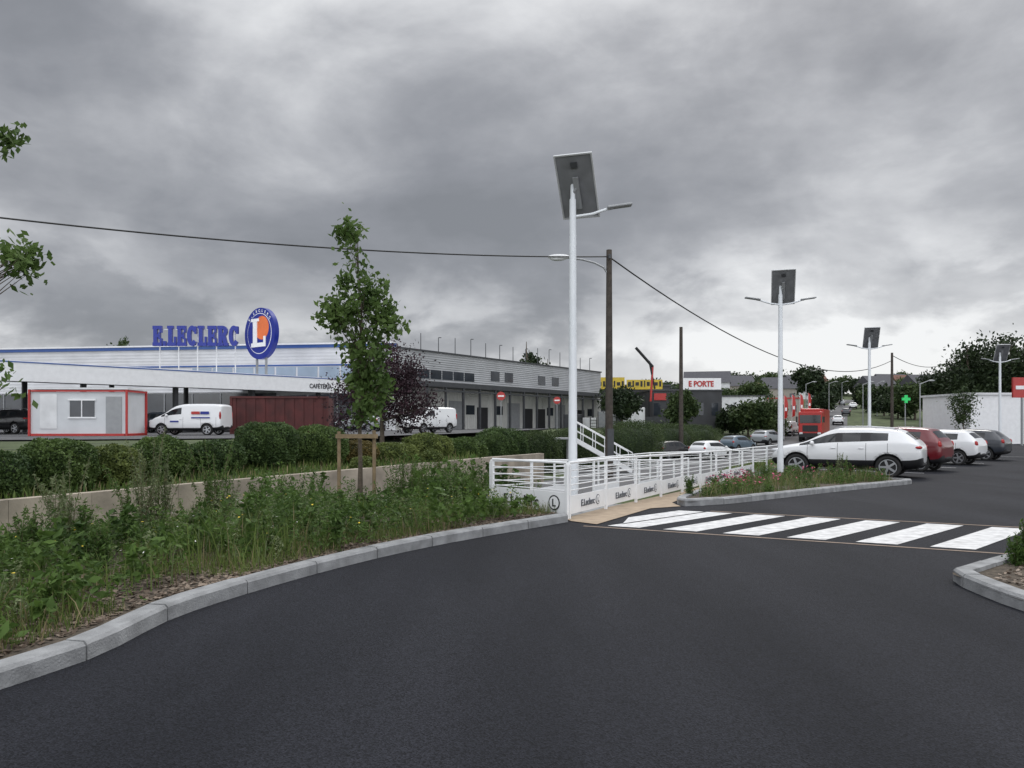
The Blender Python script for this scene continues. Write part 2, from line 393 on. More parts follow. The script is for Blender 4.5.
ISL=[(p.x,p.y) for p in cr([(4.36,7.35),(4.42,7.62),(4.6,7.78),(5.5,8.5),(6.4,9.0),(9,9.8),(13,11),(14,10),(12,5),(10,2.5),(6.8,3.2),(4.9,4.6),(4.35,6.2)],5,True)]
kerb('kerb',ISL,side=-1,closed=True)
sheet('island_bed',ISL,M['mulch'],.09)
L2=[(p.x-.1,p.y+.02) for p in KL if p.y<12.2]
sheet('mulch_bed',L2+[(.75,12.5),(-.5,13.75),(-2,14),(-5,13),(-7,8),(-7.5,4),(-10,-3)],M['mulch'],.035,fn=lambda x,y:.07 if (itp(y,LX)-x<2.5) else H(x,y)+.02)
sheet('sand_pavement',[(.95,12.2),(1.32,11.82),(2.55,14.0),(3.2,14.4),(3.2,15.2),(3.8,16.6),(4.9,19),(6.6,22),(8.0,24.8),(7.72,24.9),(.86,12.55)],M['sand'],.012)
# crossing
U=Vector((.8925,-.451)); V=Vector((.456,.890)); S_=Vector((.73,.683)); O=Vector((1.45,11.70)); SL=2.5/S_.dot(V)
b=MB()
def pz(p,o): return (p.x,p.y,itp(p.y,ZR)+o)
for k in range(-1,7):
    a=.02+k*.87; w=.50
    q0=O+U*a; q1=O+U*(a+w); q2=O+U*(a+w)+S_*SL; q3=O+U*a+S_*SL
    if k==-1: a=-.42; q0=O+U*a+S_*SL*.45; q1=O+U*(a+w)+S_*SL*.1; q2=O+U*(a+w)+S_*SL; q3=O+U*a+S_*SL
    b.add([pz(q,.006) for q in (q0,q1,q2,q3)],[(0,1,2,3)])
b.obj('zebra_crossing',[M['paint']],kind='structure')
b=MB()
for s,a0,a1 in((-.22,-.3,6.1),(2.62,1.0,8.5)):
    p=[O+U*a0+V*s,O+U*a1+V*s,O+U*a1+V*(s+.07),O+U*a0+V*(s+.07)]; b.add([pz(q,.005) for q in p],[(0,1,2,3)])
b.obj('crossing_edge_line',[M['edge']],kind='structure')
b=MB()
for (x,y) in [(14.2,26.2),(17.3,29.6),(20.5,33),(23.7,36.6),(27,40)]:
    d=Vector((-.74,.67)); n=Vector((.67,.74)); p0=Vector((x,y))
    q=[p0-n*.05,p0+n*.05,p0+d*4.6+n*.05,p0+d*4.6-n*.05]; b.add([pz(v,.008) for v in q],[(0,1,2,3)])
b.obj('parking_bay_lines',[M['paint']],kind='structure')
# retaining wall
b=MB(); wl=[(-24,-3),(-14.1,11),(-10.6,16),(-.7,30),(1.4,33.2)]; 
pts=cr([(*p,) for p in wl],8)
for i in range(len(pts)-1):
    a,c=pts[i],pts[i+1]; d=(c-a).normalized(); n=Vector((-d.y,d.x)); e=.004
    a2=a+d*e;c2=c-d*e; za=itp(a.y,[(11,-.10),(16,-.04),(30,.22),(34,.24)]); zb_=itp(c.y,[(11,-.10),(16,-.04),(30,.22),(34,.24)])
    q=[a2,c2,c2+n*.28,a2+n*.28]
    b.add([(p.x,p.y,-1.6) for p in q]+[(q[0].x,q[0].y,za),(q[1].x,q[1].y,zb_),(q[2].x,q[2].y,zb_),(q[3].x,q[3].y,za)],[(0,1,5,4),(1,2,6,5),(2,3,7,6),(3,0,4,7),(4,5,6,7)])
o=b.obj('retaining_wall',[M['wallc']]); o['label']='low weathered beige concrete retaining wall below clipped hedges'; o['category']='wall'
# ---------------------------------------------------------------- vegetation
def px(p,d): return ((p-512)/760*d,d)
def tree(name,label,cat,loc,h,tr,ells,ncl,per,ls,lm,group=None,sig=.3,limbs=24,base_c=.25,bark='bark',flat=0,wp=1.0,rp=.45,aspect=.55):
    t=thing(name,label,cat,(loc[0],loc[1],loc[2] if len(loc)>2 else H(loc[0],loc[1])),0,group)
    cens=[];vol=np.array([e[3]*e[4]*e[5] for e in ells])**wp; pr=vol/vol.sum()
    for i in range(ncl):
        e=ells[rng.choice(len(ells),p=pr)]; d=rng.normal(size=3); d/=np.linalg.norm(d); r=rng.random()**rp
        cens.append([e[0]+d[0]*e[3]*r,e[1]+d[1]*e[4]*r,e[2]+d[2]*e[5]*r])
    cens=np.array(cens); cs=sig*(.6+.8*rng.random(ncl))
    idx=rng.integers(0,ncl,ncl*per)
    lv=cens[idx]+rng.normal(size=(len(idx),3))*cs[idx][:,None]
    lv[:,2]=np.maximum(lv[:,2],.05)
    o=bpy.data.objects.new('crown',leaves_mesh('crown',lv,ls,[lm],flat=flat,aspect=aspect)); link(o,t)
    if tr>0:
        b=MB(); n=7; P=[];R=[]
        for i in range(n+1):
            k=i/n; P.append((math.sin(i*1.7)*.012*h*k,math.cos(i*2.1)*.012*h*k,h*.94*k-(.1 if i==0 else 0))); R.append(tr*(1-k*.88)*(1.25 if i==0 else 1))
        b.tube(P,R,8)
        for i in range(min(limbs,ncl)):
            c=cens[i]; k=max(base_c,min(.9,(c[2]-.25*abs(c[0])-.3*h*.2)/h-.05)); j=min(n-1,int(k*n/.94)); p=Vector(P[j]).lerp(Vector(P[j+1]),min(1,k*n/.94-j))
            c=Vector(c); mid=p.lerp(c,.5)+Vector((0,0,.04*h*random.random())); r=max(.006,R[j]*.38)
            b.tube([p,mid,c],[r,r*.6,r*.2],5)
        b.obj('trunk',[M[bark]],t)
    return t
tree('young_tree','slender young tree with fresh green leaves tied to wooden stakes','tree',(-3.0,15.0,-.02),5.7,.05,
 [(-.02,0,3.95,.68,.6,.62),(-.10,0,4.95,.40,.38,.62),(-.12,0,5.35,.28,.28,.33),(.15,0,2.3,.40,.42,.75),(.50,0,3.6,.42,.35,.28),(-.48,0,3.75,.3,.35,.25),(.1,0,3.0,.45,.4,.4)],88,44,.125,M['leaf_sap'],sig=.105,limbs=88,base_c=.26,wp=.8,aspect=.6)
t=thing('tree_stake_frame','wooden two post stake frame supporting the young tree','tree stake',(-2.95,14.6,-.05))
part('post',M['stake'],t,lambda b:b.cyl((-.35,-.1,-.2),(-.35,-.1,1.47),.035,.035,10))
part('post',M['stake'],t,lambda b:b.cyl((.32,-.1,-.2),(.32,-.1,1.49),.035,.035,10))
part('crossbar',M['stake'],t,lambda b:b.box((0,-.16,1.38),(.8,.03,.08)))
tree('young_tree','young tree with thin branches and loose green leaves','tree',(-5.35,7.2,.05),4.9,.045,
 [(.56,0,4.22,.12,.2,.10),(.68,0,3.12,.18,.2,.10),(.76,0,3.02,.16,.15,.08),(-.2,0,3.8,.4,.4,.9),(.52,0,1.9,.10,.2,.25)],56,18,.085,M['leaf_sap'],sig=.065,limbs=56,wp=.35)
def hedge(label,x0,y0,x1,y1,w,ztop,lm='leaf_hedge',name='hedge',ls=.075,h=None,p=2.8,lf=1.06):
    L=math.hypot(x1-x0,y1-y0)*lf; cx,cy=(x0+x1)/2,(y0+y1)/2; zb=min(H(cx,cy),H(x0,y0),H(x1,y1))-.05
    if h is None: h=ztop-zb
    t=thing(name,label,'hedge',(cx,cy,zb),math.atan2(y1-y0,x1-x0))
    n=min(int(3000*max(1.5,(L+w)*h*1.1)),28000)
    d=rng.normal(size=(n,3))
    d/= (np.abs(d)**p).sum(1)[:,None]**(1/p)
    r=(1.02-.22*rng.random(n)**1.5)[:,None]; q=d*r
    bump=1+.08*np.sin(q[:,0]*L*2.1+x0)*np.cos(q[:,1]*2+x0*3)+.06*np.sin(q[:,1]*5+q[:,0]*L*4.3)+.04*np.sin(q[:,2]*7+q[:,0]*L*6)
    q=q*bump[:,None]; q[:,0]*=L/2; q[:,1]*=w/2; q[:,2]=(q[:,2]+1)*h/2
    q=q[q[:,2]>0.0]
    k=int(len(q)*.012); s_=q[:k].copy(); s_[:,2]=h*(.9+.13*rng.random(k)); s_[:,0]=(rng.random(k)-.5)*L*.5; s_[:,1]=(rng.random(k)-.5)*w*.5; q=np.concatenate([q,s_])
    o=bpy.data.objects.new('foliage',leaves_mesh('foliage',q,ls,[M[lm]])); link(o,t)
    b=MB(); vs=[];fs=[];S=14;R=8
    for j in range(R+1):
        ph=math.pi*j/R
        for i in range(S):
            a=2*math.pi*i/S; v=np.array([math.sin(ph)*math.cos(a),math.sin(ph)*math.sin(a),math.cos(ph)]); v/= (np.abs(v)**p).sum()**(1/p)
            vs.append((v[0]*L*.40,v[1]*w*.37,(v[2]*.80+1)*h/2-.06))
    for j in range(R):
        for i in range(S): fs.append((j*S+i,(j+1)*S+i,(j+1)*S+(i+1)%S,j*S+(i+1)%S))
    b.add(vs,fs,0,True); b.obj('shaded_core',[M['leafcore']],t)  # solid dark core, the hedge's inner shade put into its colour
hl='rounded clipped green hedge above the retaining wall'
def hedge_px(p0,p1,d0,d1,w,zt,lm='leaf_hedge',label=hl,**k):
    a=px(p0,d0);c=px(p1,d1); hedge(label,a[0],a[1],c[0],c[1],w,zt,lm,**k)
hedge_px(-60,30,16.8,17.8,1.3,.90)
hedge_px(26,94,18.2,19.2,1.5,1.16,'leaf_hedge3',label='rounded clipped hedge with fresh green top')
hedge_px(86,138,19.6,20.4,1.4,.95,'leaf_hedge2','clipped hedge with pale green new growth above wall')
hedge_px(132,192,21,21.8,1.6,1.14,'leaf_hedge3')
hedge_px(188,242,22.6,23.6,1.6,1.02)
hedge_px(240,294,24.4,25.4,2.0,1.55)
hedge_px(290,342,26.2,27.2,2.0,1.42,'leaf_hedge3')
hedge_px(334,372,27,28,1.5,.90,'leaf_red','low shrub with reddish leaves beside the hedge')
hedge_px(374,412,28.2,29.2,1.5,.80,'leaf_hedge2','low yellow green shrub on the bank')
hedge_px(406,448,29.8,30.8,1.7,1.10,'leaf_hedge2','loose yellow green shrub on the bank')
hedge_px(444,482,32,33,1.8,.90,'leaf_hedge3','low green shrub on the bank')
hedge_px(480,518,34.5,36.5,2.0,1.25)
hedge_px(512,552,37,39.5,2.0,1.05,'leaf_mid','green shrub mass on the bank')
hedge_px(545,600,44,48,2.2,1.15,'leaf_mid','green shrub mass on the bank')
hedge_px(420,440,27.4,27.8,1.0,.55,'leaf_hedge2','low yellow green shrub on the bank'); hedge_px(352,376,24.9,25.3,.9,.45,'leaf_hedge2','low yellow green shrub on the bank')
hedge_px(612,652,50,55,3,1.6,'leaf_mid','broad green shrub beside the road'); hedge_px(640,690,60,66,3,1.4,'leaf_mid','broad green shrub beside the road')
hedge_px(655,715,72,76,3.5,1.3,'leaf_mid','broad green shrub beside the road')
def cover(name,n,fn,hmin,hmax,w,lean,mats,pick=None,vary=0,hf=None):
    pts=[];
    while len(pts)<n:
        p=fn()
        if p is not None: pts.append(p)
    base=np.array(pts); h=hmin+(hmax-hmin)*rng.random(n)**1.8
    if vary: 
        cl=(np.sin(base[:,0]*2.3+base[:,1]*1.1)+np.sin(base[:,1]*3.1-base[:,0]*1.7+2)+np.sin(base[:,0]*1.1-base[:,1]*.9+4))/3
        h*=1+vary*cl
    if hf: h*=np.array([hf(q[0],q[1]) for q in pts])
    midx=rng.choice(len(mats),n,p=pick) if pick else np.zeros(n)
    o=bpy.data.objects.new(name,blades_mesh(name,base,h,np.full(n,w)*(.6+.8*rng.random(n)),lean*rng.random(n),mats,midx)); link(o); o['kind']='stuff'
def clump(x,y): return (math.sin(x*1.9+y*.7)+math.sin(y*2.3-x*1.1+2)+math.sin(x*.8-y*1.4+4))/3
def hf(x,y): return itp(x/max(y,1),[(-.62,.60),(-.45,.78),(-.35,1.05),(-.26,1.0),(-.22,.6),(-.16,.6),(-.12,1.05),(-.08,1.0),(0,.7)])
def fbed(thin=False):
    y=random.uniform(3.2,17); L=itp(y,LX) if y<12.5 else itp(y,[(12.5,.3),(13.8,-.8),(17,1.0)])
    d=.28+7.5*random.random()**1.25; x=L-d
    if y>13 and x>-.5+(y-13.8)*.55-.3: return None
    if d<.6 and random.random()<.6: return None
    if clump(x,y)<-.2 and random.random()<(.5 if thin else .75): return None
    return (x,y,max(H(x,y),.0 if d<2 else -9)+(.09 if d<3 else .0))
cover('bed_grass',19000,lambda:fbed(True),.10,.52,.0045,.7,[M['grass'],M['dry'],M['weedgrey']],[.70,.14,.16],.6,hf)
def fedge():
    y=random.uniform(3.2,13); d=.22+1.3*random.random(); x=itp(y,LX)-d
    if clump(x*1.5,y*1.5)<-.15: return None
    return (x,y,.1)
cover('low_grass',9000,fedge,.04,.22,.0035,.8,[M['grass'],M['dry']],[.75,.25])
def weeds(name,plants,lm,leaf,per=36,aspect=.35):
    c=[]
    for (x,y,z,h,r) in plants:
        k=int(per*(.6+h)); zz=rng.random(k)**.8*h; rr=r*(1-.65*zz/h)*rng.random(k)**.5; a=rng.random(k)*6.283
        c.append(np.stack([x+rr*np.cos(a),y+rr*np.sin(a),z+zz],1)); 
    c=np.concatenate(c); 
    o=bpy.data.objects.new(name,leaves_mesh(name,c,leaf,[lm],flat=.3,aspect=aspect)); link(o); o['kind']='stuff'
pl=[]
while len(pl)<2100:
    p=fbed()
    if p is None: continue
    cl=clump(p[0]*.9+3,p[1]*.8); h=max(.10,(random.uniform(.15,.42)*(1+.75*cl)+.55*random.random()**4*(1 if p[1]>6 else .3))*hf(p[0],p[1]))
    pl.append((p[0],p[1],p[2],h,random.uniform(.09,.26)))
weeds('weed_cover',pl[:1650],M['weed'],.056,per=70,aspect=.32)
weeds('broadleaf_weed_cover',pl[1650:2100],M['weed'],.105,per=46,aspect=.5)
pl=[(p[0],p[1],p[2],random.uniform(.2,.6)*hf(p[0],p[1]),random.uniform(.07,.16)) for p in [fbed() for _ in range(420)] if p]
weeds('silvery_weed_cover',pl,M['weedgrey'],.042,per=70)
c=[];mi=[]
for i in range(700):
    p=fbed()
    if p: 
        c.append((p[0],p[1],p[2]+random.uniform(.25,.5)*hf(p[0],p[1]))); mi.append(random.choice([0,0,1]))
o=bpy.data.objects.new('wild_flowers',leaves_mesh('wild_flowers',np.array(c),.028,[M['fyel'],M['fwhi']],np.array(mi),flat=.9,aspect=.9)); link(o); o['kind']='stuff'
def tall_weed(x,y,h,lm='weed',label='tall wispy green weed growing in the planting bed'):
    t=thing('tall_weed',label,'plant',(x,y,H(x,y)+.05),random.random()*6,'tall weeds in the planting bed')
    b=MB(); tips=[]
    for s in range(random.randint(6,10)):
        a=random.random()*6.28; hh=h*random.uniform(.5,1.08); l=.34*hh*random.random()
        P=[(0,0,0),(l*.3*math.cos(a),l*.3*math.sin(a),hh*.5),(l*math.cos(a),l*math.sin(a),hh)]
        b.tube(P,[.006,.004,.002],4); tips.append(P)
    b.obj('stem',[M['stalk']],t)
    c=[]
    for P in tips:
        for k in range(110):
            u=random.random()**.8; q=Vector(P[1]).lerp(Vector(P[2]),(u-.5)*2) if u>.5 else Vector(P[0]).lerp(Vector(P[1]),u*2)
            r=.10*(1.15-u); c.append((q.x+random.gauss(0,r*.6),q.y+random.gauss(0,r*.6),q.z+random.gauss(0,.02)))
    o=bpy.data.objects.new('foliage',leaves_mesh('foliage',np.array(c),.05,[M[lm]],aspect=.28)); link(o,t)
for (p,d,h,lm) in [(70,9,1.05,'weedgrey'),(55,8.8,.95,'weedgrey'),(62,9.2,.9,'weed'),(150,10.5,1.4,'weedgrey'),(142,10.3,1.2,'weedgrey'),(158,10.6,1.25,'weed'),(165,10.8,1.2,'weedgrey'),(128,10,.9,'weed'),(215,11.5,1.3,'weed'),(208,11.2,1.1,'weed'),(222,11.6,1.0,'weed'),(232,12,1.0,'weedgrey'),(262,12,.85,'weed'),(292,12.5,.85,'weed'),(395,13,.85,'weed'),(403,13,1.0,'weed'),(412,13.1,.95,'weed'),(425,13.2,.95,'weed'),(440,13.3,.85,'weed'),(455,13,.9,'weed'),(468,13,.75,'weed'),(478,13.2,.65,'weed'),(20,7.5,.6,'weed'),(190,9,.6,'weed'),(100,7.6,.5,'weed'),(250,10,.6,'weed'),(280,11,.65,'weed'),(310,13,.6,'weed'),(35,8,.6,'weed'),(84,8.6,.6,'weed')]:
    x,y=px(p,d); tall_weed(x,y,h,lm)
c=[]
for i in range(9000):
    y=random.uniform(3,12.5); d=.18+1.6*random.random()**1.3; x=itp(y,LX)-d; c.append((x,y,.115))
for i in range(5200):
    c.append((random.uniform(4.4,8),random.uniform(5.5,9.8),.1))
def inpoly(x,y,P):
    r=False;n=len(P)
    for i in range(n):
        x1,y1=P[i];x2,y2=P[(i+1)%n]
        if (y1>y)!=(y2>y) and x<(x2-x1)*(y-y1)/(y2-y1)+x1: r=not r
    return r
c=[q for q in c if q[0]<3 or inpoly(q[0],q[1],[(4.6,7.3),(5.7,8.3),(8.5,9.3),(10,9),(8,4),(5.2,5.2)])]
o=bpy.data.objects.new('mulch_chips',leaves_mesh('mulch_chips',np.array(c),.055,[M['chip']],flat=.85,aspect=.5)); link(o); o['kind']='stuff'
inner=[(3.75,15.3),(5.2,16.2),(7.6,18.5),(9.9,20.6),(10.9,21.7),(9.6,23.6),(8.6,24.8),(7.0,22.0),(5.4,19),(4.3,16.8)]
def fb2():
    x=random.uniform(3.5,11.2); y=random.uniform(15,25)
    if not inpoly(x,y,inner): return None
    if clump(x*1.5,y*1.5)<-.15: return None
    return (x,y,itp(y,ZR)+.09)
cover('bed_grass',5500,fb2,.06,.34,.005,.6,[M['grass'],M['dry'],M['weedgrey']],[.5,.25,.25],.6)
pl=[]
while len(pl)<210:
    p=fb2()
    if p: pl.append((*p,random.uniform(.10,.22)+.25*random.random()**3,random.uniform(.10,.24)))
weeds('weed_cover',pl,M['weed'],.06,per=70)
c=[]
while len(c)<340:
    p=fb2()
    if p and (p[0]<6.2 or random.random()<.08) and clump(p[0]*3,p[1]*3)>0: c.append((p[0],p[1],p[2]+random.uniform(.15,.42)))
o=bpy.data.objects.new('pink_flowers',leaves_mesh('pink_flowers',np.array(c),.05,[M['fred']],flat=.7,aspect=.9)); link(o); o['kind']='stuff'
for (p,d,h,lm) in [(838,21.6,.8,'weedgrey'),(845,21.2,.75,'weed'),(832,21.3,.65,'weed'),(850,21.5,.6,'weed'),(715,17,.5,'weed'),(690,16,.45,'weed'),(765,20,.6,'weed'),(752,19,.5,'weedgrey'),(800,21.5,.45,'weed')]:
    x,y=px(p,d); tall_weed(x,y,h,lm,'bushy weed growing in the kerbed planting bed')
def isl():
    x=random.uniform(5.0,12);y=random.uniform(5,10.4)
    if not inpoly(x,y,[(5.4,7.6),(5.9,8.4),(9,9.4),(12.5,10.5),(12,7),(8,5)]): return None
    return (x,y,.09)
cover('island_grass',4500,isl,.08,.4,.005,.6,[M['grass'],M['dry']],[.8,.2],.5)
pl=[]
while len(pl)<200:
    p=isl()
    if p: pl.append((*p,random.uniform(.15,.45),random.uniform(.1,.22)))
weeds('weed_cover',pl,M['weed'],.055,per=80)
for (x,y,h) in [(5.75,8.35,.55),(5.95,8.5,.6),(5.5,7.9,.35),(6.1,8.6,.55),(5.85,8.1,.4),(5.35,8.05,.35),(5.6,8.3,.5)]: tall_weed(x,y,h,'weed','bushy green weed in the kerbed island')
def fbank():
    y=random.uniform(14,60); W=itp(y,WX); L=itp(y,LX)-(2.4 if y<26 else .2)
    if W>L: return None
    x=W-random.uniform(.4,7) if random.random()<.7 else random.uniform(W,L)
    if abs(x-itp(y,RX))<4.6 and y>20: return None
    return (x,y,H(x,y))
cover('verge_grass',30000,fbank,.08,.38,.016,.6,[M['grass'],M['weed'],M['dry']],[.55,.3,.15])
x,y=px(382,36); tree('purple_tree','round purple leaved tree at the edge of the yard','tree',(x,y),5.2,.12,[(.1,0,3.2,1.8,1.8,1.7),(1.2,0,2.0,1.4,1.4,1.2),(-1.1,0,2.1,1.3,1.2,1.3),(-.3,0,4.3,1.1,.9,.7),(.9,0,3.3,1.1,1,1.0)],170,90,.13,M['leaf_purple'],sig=.27)
far=[(527,140,15,3.2,'leaf_dark'),(548,150,12,4,'leaf_dark'),(118,130,13.5,3.0,'leaf_mid'),(280,140,14.5,2.5,'leaf_mid'),(622,85,5.5,2.6,'leaf_dark'),(748,95,4.2,2.6,'leaf_mid'),(762,92,4.6,3,'leaf_mid'),(735,98,4.0,2.5,'leaf_dark'),(682,90,6,2.2,'leaf_mid'),
 (815,170,10.5,4,'leaf_dark'),(755,190,9,5,'leaf_mid'),(728,200,7,5,'leaf_mid'),(780,230,8,6,'leaf_mid'),(893,235,7,5,'leaf_mid'),(910,190,7.5,4,'leaf_mid'),
 (952,104,10,4.0,'leaf_dark'),(968,96,12,4.6,'leaf_dark'),(988,98,12,5,'leaf_dark'),(1012,94,13.0,5.2,'leaf_dark'),(1036,92,13,5.6,'leaf_dark'),(938,116,7.5,3.5,'leaf_mid'),(980,110,11.5,5,'leaf_dark'),(1000,108,12.5,5,'leaf_dark'),
 (828,205,7,4,'leaf_dark'),(824,150,5,3,'leaf_dark'),(833,250,7,4.5,'leaf_dark'),(866,190,6,3.5,'leaf_dark'),(874,165,5.5,3.5,'leaf_mid'),(884,150,5.5,3.5,'leaf_dark'),(898,140,5.5,3.5,'leaf_dark'),(915,135,6.5,3.6,'leaf_mid'),(862,240,6.5,4,'leaf_dark'),(836,310,8,6,'leaf_mid'),(861,300,7,5,'leaf_dark'),(880,300,8,7,'leaf_dark'),(902,290,8,7,'leaf_mid'),(925,240,9,7,'leaf_dark'),(800,300,8,7,'leaf_dark'),(770,310,8,8,'leaf_mid'),(740,300,8,8,'leaf_dark')]
for (p,d,h,r,lm) in far:
    x,y=px(p,d); z=H(x,y)
    lab={'leaf_dark':'tall dark green tree with dense uneven crown','leaf_mid':'mid green leafy tree beside distant buildings'}[lm]
    e=[(random.uniform(-.45,.45)*r,random.uniform(-.4,.4)*r,h*random.uniform(.35,.78),r*random.uniform(.4,.65),r*.6,h*random.uniform(.15,.24)) for _ in range(7)]
    tree('deciduous_tree',lab,'tree',(x,y,z),h,.03*h,e,110,60,d*.0035+.1,M[lm],sig=r*.12,limbs=12)
x,y=px(964,46); tree('young_tree','small green street tree in the car park','tree',(x,y),4.1,.05,[(0,0,2.9,.7,.7,1.0),(0,0,2.1,.6,.6,.5)],60,36,.13,M['leaf_mid'],sig=.17)
c=[]
for i in range(260):
    d=random.uniform(340,600); x=random.uniform(.18,.82)*d
    if abs(x-itp(d,RX))<16: continue
    h=random.uniform(4,9); r=random.uniform(4,9); z=H(x,d)
    n=150; q=rng.normal(size=(n,3)); q/=np.linalg.norm(q,axis=1)[:,None]; q*=rng.random(n)[:,None]**.3
    c.append(np.stack([x+q[:,0]*r,d+q[:,1]*r,z+h*.5+q[:,2]*h*.5],1))
c=np.concatenate(c)
o=bpy.data.objects.new('distant_woodland',leaves_mesh('distant_woodland',c,1.6,[M['leaf_haze'],M['leaf_mid']],(rng.random(len(c))<.35).astype(int))); link(o); o['kind']='stuff'
# ---------------------------------------------------------------- railing
def railing(label,pts,panel_bays,facing,txt=None,zf=lambda x,y:itp(y,ZR),h=.91,bay=1.55,ph=.30,ts=.14,tm='print',ox=.22):
    t=thing('railing',label,'railing',(0,0,0),0,'white railings around the ramp')
    P=[]
    for i in range(len(pts)-1):
        a=Vector(pts[i]);c=Vector(pts[i+1]); n=max(1,round((c-a).length/bay))
        for k in range(n): P.append(a.lerp(c,k/n))
    P.append(Vector(pts[-1]))
    zs=[zf(p.x,p.y) for p in P]
    for p,z in zip(P,zs): part('post',M['white'],t,lambda b:b.box((p.x,p.y,z+h/2),(.05,.05,h),rz=math.atan2(pts[1][1]-pts[0][1],pts[1][0]-pts[0][0])),.004)
    b=MB()
    for i in range(len(P)-1):
        a,c=P[i],P[i+1]
        b.tube([(a.x,a.y,zs[i]+h+.02),(c.x,c.y,zs[i+1]+h+.02)],.022,10)
        for q in(.80,.68,.56,.47): b.tube([(a.x,a.y,zs[i]+q),(c.x,c.y,zs[i+1]+q)],.010,8)
    b.obj('rails',[M['white']],t)
    for i in range(len(P)-1):
        if panel_bays(i):
            a,c=P[i],P[i+1]; d=(c-a).normalized(); L=(c-a).length; m_=(a+c)/2; rz=math.atan2(d.y,d.x); zz=(zs[i]+zs[i+1])/2; zc_=.08+ph/2
            part('panel',M['white'],t,lambda b:b.box((m_.x,m_.y,zz+zc_),(L-.06,.02,ph),rz=rz))
            if txt:
                n=Vector((d.y,-d.x))*facing; rr=rz if facing>0 else rz+math.pi
                e=Vector((math.cos(rr),math.sin(rr))); s=m_+n*.02-e*L*ox; tw=L*(ox+.14)
                text('lettering',txt,ts,(s.x,s.y,zz+zc_-ts*.35),rr,t,M[tm],.004,.003,width=tw)
                q=m_+n*.016+e*L*(ox+.02); r_=ts*.55
                part('emblem',[M[tm],M['white']],t,lambda b:(b.cyl((q.x,q.y,zz+zc_),(q.x+n.x*.004,q.y+n.y*.004,zz+zc_),r_,r_,24),b.cyl((q.x+n.x*.004,q.y+n.y*.004,zz+zc_),(q.x+n.x*.007,q.y+n.y*.007,zz+zc_),r_*.82,r_*.82,24,mi=1)))
                s2=q+n*.010-e*r_*.35; text('lettering','L',ts*.75,(s2.x,s2.y,zz+zc_-ts*.26),rr,t,M[tm],.002,.004)
railing('white metal railing with lettered panel at the ramp end',[(-.35,13.75),(.9,12.45)],lambda i:True,1,'E.Leclerc',ts=.23,tm='dark',ph=.36,ox=.33)
railing('long white metal railing with lettered panels beside the pavement',[(.94,12.5),(7.9,24.9),(9.9,28.2)],lambda i:i<9,1,'E.Leclerc',ts=.16)
railing('white metal railing along the far side of the ramp',[(-.38,13.82),(5.8,25.0)],lambda i:i%2==1,1,None,zf=lambda x,y:rampz(y)*.6)
railing('white metal railing along the lower path',[(1.2,21.5),(5.0,27.5),(10.2,30.5)],lambda i:False,1,None,zf=lambda x,y:-.45)
# staircase
t=thing('staircase','white metal outdoor staircase with diagonal handrails','staircase',(3.25,42,0))
part('stringer',M['white'],t,lambda b:[b.add([(0,yy,.62),(0,yy,.90),(3.4,yy,-1.0),(3.4,yy,-1.28),(0,yy+.05,.62),(0,yy+.05,.90),(3.4,yy+.05,-1.0),(3.4,yy+.05,-1.28)],[(0,1,2,3),(7,6,5,4),(0,4,5,1),(1,5,6,2),(2,6,7,3),(3,7,4,0)]) for yy in(0,1.4)])
part('steps',M['grey'],t,lambda b:[b.box((.15+i*.28,.72,.7-i*.165),(.28,1.34,.04)) for i in range(12)])
def hr(b):
    for yy in(0.02,1.43):
        for q in(1.0,.5): b.tube([(0,yy,.8+q),(3.4,yy,-1.1+q)],.028 if q==1 else .018,8)
        for k in range(6):
            x=k*.68; z=.8-x*1.9/3.4; b.box((x,yy,z+.5),(.035,.035,1.0))
part('handrail',M['white'],t,hr)
part('landing',M['grey'],t,lambda b:(b.box((-.45,.72,.68),(.88,1.3,.08)),[b.box((q,w,-.3),(.08,.08,1.88)) for q in(-.8,-.1) for w in(.12,1.3)]))
